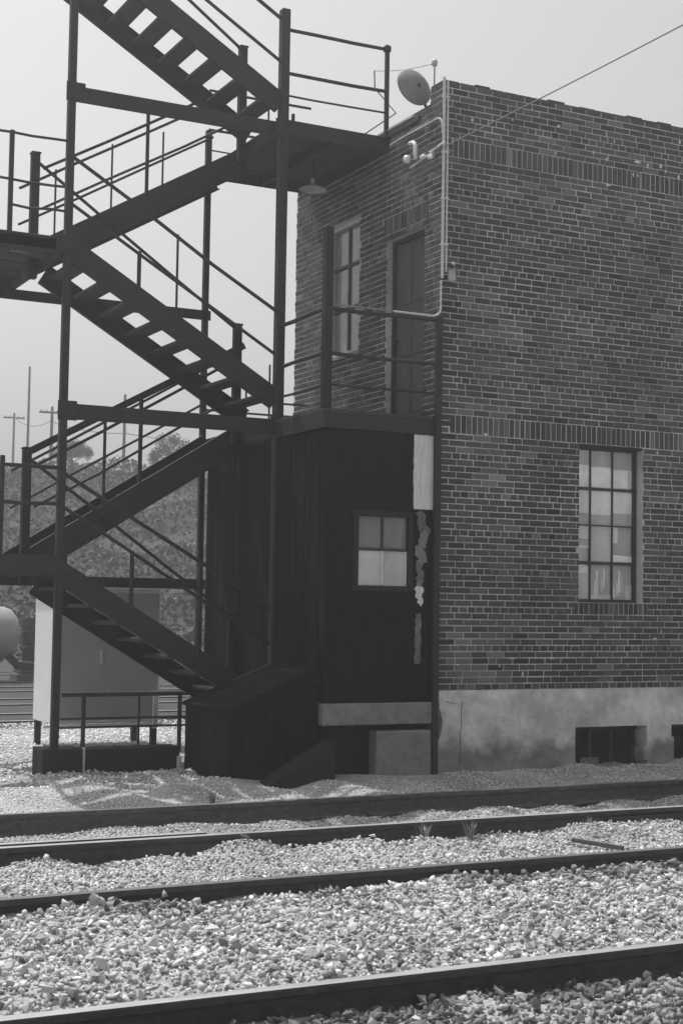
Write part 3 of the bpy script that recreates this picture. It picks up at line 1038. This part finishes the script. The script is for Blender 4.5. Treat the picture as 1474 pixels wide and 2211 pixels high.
# ------------------------------------------------------------------ fittings on the building
cp = thing('service_conduit', (-.02, -.03, 3.9), 'pale twin electric conduit running down the corner of the brick building', 'conduit')
obj('pipe', MB().tube([(-.022, -.03, 6.52), (-.022, -.03, 4.35)], .016, 8), 'galv', cp)
obj('pipe', MB().tube([(.026, -.027, 6.49), (.026, -.027, 4.42)], .012, 8), 'galv', cp)
bend = [(-.045, -.045, 4.32), (-.045, -.045, 4.02)] + [(-.045 - .09 * (1 - math.cos(t)), -.045, 4.02 - .09 * math.sin(t)) for t in (.4, .8, 1.2, 1.57)] + [(-.6, -.02, 3.935), (-1.25, .0, 3.94)]
obj('pipe', MB().tube(bend[:7], .011, 8), 'galv', cp)
obj('pipe', MB().tube(bend[6:], .009, 8), 'lamp_grey', cp)
br = [(-.022, -.01, 5.92)] + [(-.022, .0 + .11 * (1 - math.cos(t)), 6.0 + .11 * math.sin(t)) for t in (.3, .7, 1.1, 1.57)] + [(-.022, .8, 6.11), (-.022, 1.15, 6.10)]
obj('pipe', MB().tube(br, .012, 8), 'galv', cp)
for z in (6.3, 5.7, 5.2, 4.7): obj('clip', MB().cbox(-.045, -.046, z, .045, -.012, z + .02, .003), 'galv', cp)
obj('junction_box', MB().cbox(.05, -.06, 4.33, .13, -.012, 4.44, .006), 'lamp', cp)

wh = thing('service_bracket', (-.1, .45, 5.7), 'white porcelain weatherhead and insulator bracket high on the side wall', 'bracket')
cv = [(-.06, .50, 5.76), (-.08, .48, 5.85)] + [(-.08, .48 - .02 + .11 * (1 - math.cos(t)) * 1.0, 5.86 + .10 * math.sin(t)) for t in (.3, .8, 1.3, 1.8)]
obj('pipe', MB().tube(cv, .024, 10), 'porcelain', wh, smooth=True)
obj('insulator', MB().lathe((-.10, .62, 5.74), (0, 0, 1), [(0, .004), (.006, .03), (.03, .046), (.06, .046), (.085, .03), (.09, .004)], 14), 'porcelain', wh, smooth=True)
obj('arm', MB().tube([(-.06, .62, 5.69), (-.06, .30, 5.73), (-.05, .12, 5.74)], .012, 6), 'galv', wh)
obj('insulator', MB().lathe((-.06, .38, 5.745), (0, -1, 0), [(0, .004), (.005, .025), (.05, .03), (.08, .02), (.085, .004)], 12), 'porcelain', wh, smooth=True)
obj('insulator', MB().lathe((-.06, .22, 5.70), (0, -1, 0), [(0, .004), (.005, .02), (.06, .026), (.09, .02), (.095, .004)], 12), 'porcelain', wh, smooth=True)
obj('arm', MB().tube([(-.055, .2, 5.76), (-.045, .0, 5.79), (-.04, -.08, 5.80)], .012, 6), 'porcelain', wh)

# floodlight on the parapet
fl = thing('floodlight', (-.08, .6, 6.35), 'round grey floodlight reflector tilted on the side parapet', 'floodlight')
ctr = px(895, 186, 0, -.12)
vw = (ctr - CAM).normalized()
ax = vw * .74 - r2 * .50 - u2 * .45
# bowl seen from behind
obj('reflector', MB().lathe(ctr + ax * .0, ax, [(-.065, .004), (-.063, .06), (-.05, .12), (-.025, .175), (.0, .21), (.012, .222), (.010, .217), (-.018, .17), (-.04, .12), (-.05, .004)], 28), 'lamp_grey', fl, smooth=True)
obj('bracket', MB().tube([ctr - ax.normalized() * .07, ctr + Vector((.10, -.02, -.16)), (.06, float(ctr.y) + .0, 93 * C)], .016, 8), 'black_steel', fl)

# lamp under the roof landing
lp = px(675, 405, 1, 2.2)
la = thing('yard_lamp', lp, 'pale enamel lamp shade hanging under the top landing', 'lamp')
obj('shade', MB().lathe(lp, (0, 0, 1), [(-.03, .165), (-.02, .168), (.0, .13), (.025, .06), (.05, .03), (.055, .026)], 20), 'lamp', la, smooth=True)
obj('socket', MB().lathe(lp, (0, 0, 1), [(.05, .025), (.115, .025), (.12, .002)], 12), 'lamp', la)
obj('stem', MB().tube([lp + Vector((0, 0, .11)), lp + Vector((0, 0, .20)), (lp.x, lp.y, ZR - .045)], .01, 6), 'black_steel', la)


def sag(a, b, s, n=24):
    a, b = Vector(a), Vector(b)
    return [a.lerp(b, i / n) - Vector((0, 0, s * 4 * (i / n) * (1 - i / n))) for i in range(n + 1)]


obj('service_cable', MB().tube(sag((-.05, .12, 5.75), (0.42, -13.0, 6.35), .12, 40), .0065, 6), 'lamp_grey', label='pale overhead cable rising to the right from the building corner', cat='cable')
obj('thin_wire', MB().tube(sag((.07, -.02, 4.41), (0.62, -13.0, 5.35), .06, 40), .0017, 5), 'lamp_grey', label='thin overhead wire from the junction box at half height of the corner', cat='wire')
ins = thing('roof_insulator', (.02, .25, 6.5), 'small knob insulator on a rod above the corner parapet', 'insulator')
ip = px(938, 136, 0, .05)
obj('rod', MB().tube([(.05, ip.y, 93 * C), (.05, ip.y, ip.z)], .007, 6), 'black_steel', ins)
obj('knob', MB().lathe(ip - Vector((0, 0, .035)), (0, 0, 1), [(0, .005), (.01, .03), (.05, .034), (.08, .02), (.085, .002)], 12), 'lamp', ins, smooth=True)
tp = px(808, 152, 1, 2.6)
ob = thing('wire_bracket', (tp.x, tp.y, ZR), 'thin bent wire bracket above the top landing, holding a slack wire', 'bracket')
obj('rod', MB().tube([(tp.x, tp.y, tp.z), (tp.x + .01, tp.y, tp.z - .22), (tp.x + .12, tp.y - .35, tp.z - .62), (.02, tp.y - .5, 6.42)], .008, 6), 'black_steel', ob)
obj('slack_wire', MB().tube(sag(tp, ip, .03, 14), .0035, 5), 'cable', label='slack thin wire between the wire bracket and the roof knob', cat='wire')

# ------------------------------------------------------------------ rails
PROF = [(-.035, 0), (-.037, -.012), (-.034, -.036), (-.011, -.048), (-.008, -.06), (-.008, -.128), (-.014, -.142), (-.070, -.158), (-.070, -.172),
        (.070, -.172), (.070, -.158), (.014, -.142), (.008, -.128), (.008, -.06), (.011, -.048), (.034, -.036), (.037, -.012), (.035, 0)]


def rail_mb(y, z, x0, x1, seg=.6, wob=.006):
    xs_ = np.arange(x0, x1 + seg / 2, seg)
    mb = MB()
    v = []
    ph = random.uniform(0, 6)
    for x in xs_:
        dy, dz = wob * math.sin(x * .8 + ph), wob * .7 * math.sin(x * .55 + ph * 2)
        v += [(x, y + a + dy, z + b + dz) for a, b in PROF]
    n = len(PROF)
    f0, f1 = [], []
    for i in range(len(xs_) - 1):
        for k in range(n):
            a, b = i * n + k, i * n + (k + 1) % n
            (f1 if k == n - 1 else f0).append((a, b, b + n, a + n))
    mb.add(v, f0 + [tuple(range(n)), tuple(range((len(xs_) - 1) * n, len(xs_) * n))[::-1]])
    b0 = len(mb.f)
    mb.f += f1; mb.t += [.5] * len(f1); mb.m += [1] * len(f1)
    return mb


RL = ['rusty steel rail closest to the brick building, clear of the ballast', 'steel rail with a bright worn top, second from the building', 'half buried dark rail in heaped ballast, third from the building',
      'heavy black rail across the bottom corner, nearest the camera']
RO = []
for y, z, lb in zip(R_Y, R_Z, RL):
    RO.append(obj('track_rail', rail_mb(y, z, -30, 24), [('rust_pale', 'dull'), ('rust', 'polish'), ('rust', 'dull'), ('rust', 'polish')][len(RO)], label=lb, cat='rail', group='rails of the two tracks'))
obj('guard_rail', rail_mb(-2.99, -.835, -20, -3.6, .6, .002), ['rust', 'polish'], label='short guard rail close beside the bright topped rail, at the left', cat='rail')
# joint bar with bolts on the second rail
jx = px(1395, 1775, 1, R_Y[1]).x
jb = obj('joint_bar', MB().cbox(jx - .42, R_Y[1] - .030, R_Z[1] - .135, jx + .42, R_Y[1] - .0085, R_Z[1] - .052, .006), 'rust', RO[1])
for k in (-.32, -.12, .08, .28):
    obj('bolt', MB().lathe((jx + k, R_Y[1] - .028, R_Z[1] - .094), (0, -1, 0), [(0, .016), (.02, .016), (.021, .001)], 6), 'rust', jb)
# joint bar on the nearest rail's far end
for x in np.arange(-7.5, 4, 1.9):
    obj('spike', MB().cbox(x, R_Y[0] - .10, R_Z[0] - .158, x + .035, R_Y[0] - .045, R_Z[0] - .138, .004), 'rust', RO[0])

# rails of the yard tracks behind the stairs
YL = ['yard rail with a gleaming top nearest behind the white cabinet', 'second gleaming yard rail counted back from the white cabinet', 'third gleaming yard rail counted back from the white cabinet', 'fourth gleaming yard rail counted back from the white cabinet',
      'fifth gleaming yard rail counted back from the white cabinet', 'sixth gleaming yard rail, last one in front of the pale tank', 'first yard rail beyond the pale tank', 'farthest yard rail, at the foot of the hill']
for i, y in enumerate((7.6, 9.0, 11.0, 12.4, 14.6, 16.0, 21.0, 22.4)):
    obj('yard_rail', rail_mb(y, -.83, -40, 30, 3.0, 0), ['rust', 'polish'], label=YL[i], cat='rail', group='yard rails behind the stairs')

# ------------------------------------------------------------------ ballast stones
TEMPL = []
for k in range(14):
    bmx = bmesh.new()
    for i in range(10):
        d = Vector((random.gauss(0, 1), random.gauss(0, 1), random.gauss(0, 1))).normalized()
        d *= random.uniform(.75, 1.15)
        bmx.verts.new((d.x, d.y * random.uniform(.7, .9), d.z * .62))
    r = bmesh.ops.convex_hull(bmx, input=bmx.verts[:])
    bmesh.ops.delete(bmx, geom=[v for v in bmx.verts if not v.link_faces], context='VERTS')
    bmesh.ops.triangulate(bmx, faces=bmx.faces[:])
    bmx.verts.index_update()
    TEMPL.append((np.array([v.co[:] for v in bmx.verts]), np.array([[v.index for v in f.verts] for f in bmx.faces])))
    bmx.free()


def rotmats(n):
    q = rng.normal(size=(n, 4)); q /= np.linalg.norm(q, axis=1, keepdims=True)
    w, x, y, z = q.T
    # keep stones mostly lying flat: damp the tilt
    x *= .45; y *= .45
    q = np.stack([w, x, y, z], 1); q /= np.linalg.norm(q, axis=1, keepdims=True)
    w, x, y, z = q.T
    return np.stack([1 - 2 * (y * y + z * z), 2 * (x * y - z * w), 2 * (x * z + y * w), 2 * (x * y + z * w), 1 - 2 * (x * x + z * z), 2 * (y * z - x * w),
                     2 * (x * z - y * w), 2 * (y * z + x * w), 1 - 2 * (x * x + y * y)], 1).reshape(n, 3, 3)


def view_x(y):
    d = y - CAM.y
    a, b = math.radians(27.2 - 15.5), math.radians(27.2 + 15.5)
    return CAM.x + d * math.tan(a) - .5, CAM.x + d * math.tan(b) + .9


def field(y0, y1, sp, smin, smax, lift=.35):
    P = []
    y = y0
    while y < y1:
        xa, xb = view_x(y)
        n = int((xb - xa) / sp)
        x = xa + (np.arange(n) + rng.uniform(0, 1, n)) * sp
        P.append(np.stack([x, y + rng.uniform(-.6, .6, n) * sp], 1))
        y += sp
    P = np.concatenate(P)
    for ry in R_Y:                                        # keep the rails' heads and the sides seen clear
        wid = .055 if ry > -4 else .045
        P = P[np.abs(P[:, 1] - ry) > wid]
    s = smin + (smax - smin) * rng.random(len(P)) ** 1.8
    z = gz(P[:, 0], P[:, 1]) + s * (lift * 2 * rng.random(len(P)) - .1)
    for ry, rz in zip(R_Y, R_Z):                          # nothing stands on a rail's foot above its head
        nearr = np.abs(P[:, 1] - ry) < .12
        z[nearr] = np.minimum(z[nearr], rz - .075 - .5 * s[nearr])
    return P, s, z


def tones_of(P):
    n = len(P)
    t = 0.50 * np.exp(rng.normal(0, .30, n))
    dk = rng.random(n) < .15
    t[dk] *= .45
    # oily, darker stones in patches beside the rails
    pat = np.sin(P[:, 0] * 2.3 + 1) + np.sin(P[:, 0] * 5.1 + P[:, 1] * 3) + .8 * np.sin(P[:, 1] * 7 - P[:, 0])
    for ry in R_Y[1:]:
        m_ = (np.abs(P[:, 1] - ry + .16) < .30) & (pat > -.2)
        t[m_] *= .52
    t[P[:, 1] < R_Y[3] - .05] *= .5
    t[(P[:, 1] > -1.7)] *= 1.6
    t[(P[:, 1] > -1.7) & (P[:, 0] > -.6)] *= .85
    t[(P[:, 1] > -1.7) & (P[:, 0] < -.9)] *= 1.25  # stones by the stairs paler, putting sunlight into their tone
    return np.clip(t, .06, .78)


fields = [field(-8.9, -7.3, .034, .013, .034), field(-7.4, -5.0, .027, .010, .026), field(-5.1, -3.2, .025, .009, .021), field(-3.25, -1.7, .027, .009, .019), field(-1.75, 0.05, .032, .008, .016),
          field(-8.6, -5.2, .075, .022, .042, .7), field(-5.2, -3.3, .11, .018, .032, .7)]
P = np.concatenate([f[0] for f in fields]); s_ = np.concatenate([f[1] for f in fields]); z_ = np.concatenate([f[2] for f in fields])
# left strip beyond the building corner, round the stair foot
ok = ~((P[:, 0] > -.02) & (P[:, 1] > -.035)) & ~((P[:, 0] > AX0 - .03) & (P[:, 0] < 0) & (P[:, 1] > -.33))
P, s_, z_ = P[ok], s_[ok], z_[ok]
ex = np.concatenate([rng.uniform((-6.5, .0), (-2.3, 7.4), (12000, 2)), rng.uniform((-2.4, 3.4), (1.5, 7.4), (7000, 2))])
P = np.concatenate([P, ex]); se = rng.uniform(.010, .024, len(ex)); s_ = np.concatenate([s_, se]); z_ = np.concatenate([z_, gz(ex[:, 0], ex[:, 1]) + se * .3])
tn = tones_of(P)
RM = rotmats(len(P))
asp = np.stack([rng.uniform(.8, 1.35, len(P)), rng.uniform(.75, 1.15, len(P)), rng.uniform(.7, 1.1, len(P))], 1)
# the 300 that show largest lie nearest the camera
dist = np.hypot(P[:, 0] - CAM.x, P[:, 1] - CAM.y)
vx = (P[:, 0] - CAM.x) * rt.x + (P[:, 1] - CAM.y) * rt.y
vd = (P[:, 0] - CAM.x) * fw.x + (P[:, 1] - CAM.y) * fw.y
inview = (np.abs(vx / vd) < .225) & (FPX * (CAM.z - z_) / vd < 905) & ~((P[:, 1] > R_Y[3]) & (P[:, 1] < R_Y[3] + .35))
score = np.where(inview, s_ / dist, 0)
big = np.argsort(-score)[:300]
tmpl_me = []
for V_, F_ in TEMPL:
    for tt in (.16, .30, .48):
        m_ = bpy.data.meshes.new('stone')
        m_.from_pydata(V_.tolist(), [], F_.tolist())
        m_.materials.append(MT['stone'])
        at = m_.attributes.new('tone', 'FLOAT', 'FACE')
        at.data.foreach_set('value', [tt] * len(F_))
        tmpl_me.append(m_)
for i in big:
    k = random.randrange(len(TEMPL)) * 3 + (0 if tn[i] < .2 else 1 if tn[i] < .34 else 2)
    o = bpy.data.objects.new('stone', tmpl_me[k])
    COL.objects.link(o)
    o.parent = ground
    o.matrix_local = Matrix.Translation((float(P[i, 0]), float(P[i, 1]), float(z_[i]))) @ Matrix([list(map(float, r)) for r in RM[i]]).to_4x4() @ Matrix.Diagonal([float(c) for c in asp[i] * s_[i]] + [1])
rest = np.ones(len(P), bool); rest[big] = False
kk = rng.integers(0, len(TEMPL), len(P))
AV, AF, AT, base = [], [], [], 0
for k, (V_, F_) in enumerate(TEMPL):
    ii = np.where(rest & (kk == k))[0]
    v = (V_[None] * asp[ii][:, None, :]) * s_[ii][:, None, None]
    v = np.einsum('nij,nvj->nvi', RM[ii], v)
    v[..., 0] += P[ii, 0][:, None]; v[..., 1] += P[ii, 1][:, None]; v[..., 2] += z_[ii][:, None]
    AV.append(v.reshape(-1, 3))
    AF.append((F_[None] + base + (np.arange(len(ii)) * len(V_))[:, None, None]).reshape(-1, 3))
    AT.append(np.repeat(tn[ii], len(F_)))
    base += len(ii) * len(V_)
AV, AF, AT = np.concatenate(AV), np.concatenate(AF), np.concatenate(AT)


def big_mesh(name, V, F, T, m, label):
    me = bpy.data.meshes.new(name)
    k = F.shape[1]
    me.vertices.add(len(V)); me.vertices.foreach_set('co', V.astype(np.float32).ravel())
    me.loops.add(F.size); me.loops.foreach_set('vertex_index', F.astype(np.int32).ravel())
    me.polygons.add(len(F)); me.polygons.foreach_set('loop_start', np.arange(0, F.size, k, dtype=np.int32))
    me.update(calc_edges=True)
    me.materials.append(MT[m])
    a = me.attributes.new('tone', 'FLOAT', 'FACE'); a.data.foreach_set('value', T.astype(np.float32))
    o = bpy.data.objects.new(name, me)
    COL.objects.link(o)
    props(o, label, None, None, 'stuff')
    return o


big_mesh('ballast_gravel', AV, AF, AT, 'stone', 'loose pale limestone ballast between the rails')
print('stones', len(P), 'tris', len(AF))

# a stick and a wood block lying on the ballast
c0 = px(1235, 1820, 2, -.86); c1 = px(1345, 1832, 2, -.86)
obj('wood_stick', MB().bar(c0 + Vector((0, 0, .02)), c1 + Vector((0, 0, .0)), .035, .03), 'old_wood', label='weathered stick lying on the ballast below the second rail, at the right', cat='stick')
c0 = px(1172, 1912, 2, -.86)
obj('wood_block', MB().cbox(c0.x - .03, c0.y - .05, -.91, c0.x + .10, c0.y + .04, -.845, .006), 'old_wood', label='small dark wood block on the ballast in front of the half buried rail', cat='block')
# tie ends that show through beside the rails
for (x, y, lb) in ((735, 1945, 'worn wooden tie end before the half buried rail, at mid width'), (905, 1790, 'worn wooden tie end just below the bright topped rail'), (180, 1965, 'worn wooden tie end at the left under the half buried rail'), (415, 1805, 'worn wooden tie end by the end of the short guard rail')):
    c0 = px(x, y, 2, -.9)
    obj('tie_end', MB().cbox(c0.x - .07, c0.y - .10, -1.02, c0.x + .07, c0.y + .14, -.895, .01), 'old_wood', label=lb, cat='railway tie', group='tie ends in the ballast')

for (x, y, hh, lb) in ((460, 1730, .11, 'small pale weed tuft in front of the rail closest to the building'), (915, 1812, .12, 'dry weed tuft below the bright topped rail, at mid width'),
                       (1015, 1806, .15, 'tallest dry weed tuft below the bright topped rail'), (1272, 1792, .12, 'dry weed tuft just left of the joint bar'), (700, 1945, .10, 'low dark weed in front of the half buried rail')):
    c0 = px(x, y, 2, -.90)
    mb = MB()
    for k in range(26):
        an, l = random.uniform(0, 6.3), hh * random.uniform(.5, 1.1)
        e = Vector((math.cos(an), math.sin(an), 0)) * random.uniform(.01, .06)
        b0 = Vector((c0.x, c0.y, -.95)) + e * .4
        t1 = b0 + e * .6 + Vector((0, 0, l * .6 + .04)); t2 = b0 + e * 1.5 + Vector((0, 0, l + .04))
        sd = Vector((-math.sin(an), math.cos(an), 0)) * .004
        mb.add([b0 - sd, b0 + sd, t1 + sd, t1 - sd, t2], [(0, 1, 2, 3), (3, 2, 4)], random.uniform(.08, .34) if y < 1900 else .06)
    obj('weed_tuft', mb, 'leaf', label=lb, cat='weed')

# ------------------------------------------------------------------ beyond the stairs: yard, hill, poles
def leaves(n, cx, cy, cz, rx, ry, rz, size, t0, t1, shell=.45):
    d = rng.normal(size=(n, 3)); d /= np.linalg.norm(d, axis=1, keepdims=True)
    rad = (shell + (1 - shell) * rng.random(n))[:, None]
    c = d * rad * np.array([rx, ry, rz]) + np.array([cx, cy, cz])
    return leaf_quads(c, size, t0, t1)


def leaf_quads(c, size, t0, t1):
    n = len(c)
    a = rng.normal(size=(n, 3)); a /= np.linalg.norm(a, axis=1, keepdims=True)
    b = np.cross(a, rng.normal(size=(n, 3))); b /= np.linalg.norm(b, axis=1, keepdims=True)
    s = (size * rng.uniform(.6, 1.4, n))[:, None]
    V = np.stack([c - a * s, c + b * s * .6, c + a * s, c - b * s * .6], 1).reshape(-1, 3)
    F = np.arange(4 * n).reshape(n, 4)
    return V, F, rng.uniform(t0, t1, n)


# brush all over the slope
n = 90000
bx = rng.uniform(-2, 30, n); by = rng.uniform(HILL0 + 2, HILL1 + 3, n)
bz = gz(bx, by)
mound = (np.sin(bx * 1.3 + by * .5) + np.sin(by * 1.1 - bx * .6 + 2) + np.sin(bx * .45 + by * .8 + 1)) / 3
keep = rng.random(n) < np.clip(.75 + 1.0 * mound, .35, 1)
bx, by, bz, mound = bx[keep], by[keep], bz[keep], mound[keep]
hgt = np.clip(.30 + .9 * mound, .05, 1.3) * rng.random(len(bx)) ** .8
bc = np.stack([bx, by, bz + hgt * (1 - .5 * sstep(60, 68, by))], 1)
V_, F_, T_ = leaf_quads(bc, .10, .015, .11)
big_mesh('hillside_brush', V_, F_, T_, 'leaf', 'scrubby brush covering the hill behind the stairs')


def tree(x, y, h, r, label, n=3800, size=.05):
    z = gnd(x, y)
    t = thing('hill_tree', (x, y, z), label, 'tree')
    mb = MB().tube([(x, y, z - .1), (x + .05, y, z + h * .35), (x - .04, y, z + h * .7)], [.11, .08, .03], 8)
    for k in range(7):
        an = k * 2.4; zz = z + h * (.3 + .07 * k)
        mb.tube([(x, y, zz), (x + .6 * r * math.cos(an), y + .6 * r * math.sin(an), zz + h * .22)], [.04, .012], 6)
    obj('trunk', mb, 'bark', t)
    Vs, Fs, Ts, b = [], [], [], 0
    for k in range(22):
        an = k * 2.4
        rr = r * random.uniform(.15, .95)
        q = random.uniform(.12, .34)
        V, F, T = leaves(int(n * q / 4.5), x + rr * math.cos(an), y + rr * math.sin(an), z + h * random.uniform(.42, 1.0 - .25 * rr / r), r * q, r * q, h * q * .6, size, .03, .12, .1)
        Vs.append(V); Fs.append(F + b); Ts.append(T); b += len(V)
    m_ = MB(); m_.v = [tuple(q) for q in np.concatenate(Vs)]; m_.f = [tuple(q) for q in np.concatenate(Fs)]; m_.t = list(np.concatenate(Ts)); m_.m = [0] * len(m_.f)
    obj('crown', m_, 'leaf', t)


tree(18.3, 56.7, 2.6, 1.35, 'small leafy tree on the slope seen between the stair flights')
tree(14.2, 60.0, 1.9, 1.2, 'low bushy tree at the left on top of the slope')


def pole(x, y, ztop, label, arm=0, r=.11):
    z = gnd(x, y)
    t = thing('utility_pole', (x, y, z), label, 'utility pole')
    obj('shaft', MB().tube([(x, y, z - .3), (x, y, ztop)], [r, r * .7], 8), 'bark', t)
    for k in range(arm):
        zz = ztop - .35 - .55 * k
        a_ = obj('crossarm', MB().bar((x - .75, y + .1, zz), (x + .75, y - .1, zz), .10, .12), 'bark', t)
        for q in (-.65, -.3, .3, .65):
            obj('insulator', MB().lathe((x + q, y - q * .13, zz + .06), (0, 0, 1), [(0, .02), (.02, .045), (.10, .035), (.12, .002)], 8), 'lamp', a_)
    return Vector((x, y, ztop))


p1 = pole(16.9, 78.1, 15.5, 'tall thin pole rising highest at the left above the hill', 0, .10)
p2 = pole(19.9, 92.9, 14.4, 'faint pole nearest the left edge on the skyline', 1, .11)
p3 = pole(16.9, 72.9, 12.4, 'short pole with crossarm just left of the stair post', 1, .12)
p4 = pole(19.35, 66.9, 12.6, 'pole seen through the lower stair flights', 0, .11)
for a_, b_, sg, lb in ((p2 - Vector((0, 0, .3)), p3 - Vector((0, 0, .8)), .5, 'thin line wire between the left edge pole and the crossarm pole'),
                       (p3 - Vector((0, 0, .9)), p4 - Vector((0, 0, 2.2)), .2, 'thin line wire behind the lower flights'),
                       (p4 - Vector((0, 0, 2.2)), Vector((40, 60, 8.5)), .2, 'thin line wire running right from the pole behind the flights')):
    obj('line_wire', MB().tube(sag(a_, b_, sg), .022, 5), 'cable', label=lb, cat='wire')
gr = thing('road_guardrail', (13.5, 63.5, 7.3), 'pale road guardrail along the top of the hill', 'guardrail')
obj('rail', MB().bar((9.5, 64.6, 7.62 + .1), (17.5, 62.6, 7.62 + .05), .08, .22), 'white_paint', gr)
for k in range(6):
    x = 9.6 + k * 1.55; y = 64.6 - k * .39
    obj('post', MB().cbox(x - .05, y + .05, gnd(x, y) - .3, x + .05, y + .15, 7.6, .01), 'old_wood', gr)

# a tank and a drum at the left edge of the yard
tk = thing('storage_tank', (-1.6, 18.4, -.9), 'pale round ended storage tank on a dark cradle at the left edge', 'tank')
prof = [(0, .002), (.03, .2), (.10, .38), (.22, .52), (.36, .57), (3.2, .57), (3.34, .52), (3.46, .38), (3.53, .2), (3.56, .002)]
obj('shell', MB().lathe((.55, 18.4, .17), (-1, .0, 0), prof, 24), 'tank', tk, smooth=True)
for x in (-.1, -2.2):
    obj('cradle', MB().cbox(x - .12, 17.95, -1.0, x + .12, 18.85, -.30, .02), 'dark_wood', tk)
obj('outlet', MB().tube([(.25, 18.1, -.30), (.42, 18.0, -.5), (.75, 18.0, -.52)], .09, 8), 'dark', tk)
obj('oil_drum', MB().lathe((.95, 18.6, -.42), (0, .1, 1), [(0, .002), (.002, .27), (.28, .27), (.29, .285), (.31, .27), (.60, .27), (.61, .285), (.63, .27), (.90, .27), (.902, .25), (.89, .002)], 18), 'sash', label='dark steel drum standing on timbers beside the pale tank', cat='drum')
obj('timber_stack', MB().cbox(.55, 18.2, -1.0, 1.5, 19.1, -.70, .02).cbox(.6, 18.25, -.69, 1.45, 19.0, -.43, .02), 'old_wood', label='low stack of timbers under the dark drum', cat='timber stack')

# ------------------------------------------------------------------ summer haze
hz = bpy.data.materials.new('haze')
hz.use_nodes = True
t = hz.node_tree
t.nodes.remove(t.nodes['Principled BSDF'])
pv = t.nodes.new('ShaderNodeVolumePrincipled')
pv.inputs['Color'].default_value = (1, 1, 1, 1)
pv.inputs['Density'].default_value = 0.0034
pv.inputs['Anisotropy'].default_value = 0.7
t.links.new(pv.outputs[0], t.nodes['Material Output'].inputs['Volume'])
MT['haze'] = hz
obj('haze', MB().box(-205, -105, -3.0, 205, 260, 18.5), 'haze', label='thin pale summer haze over the yard', kind='stuff')
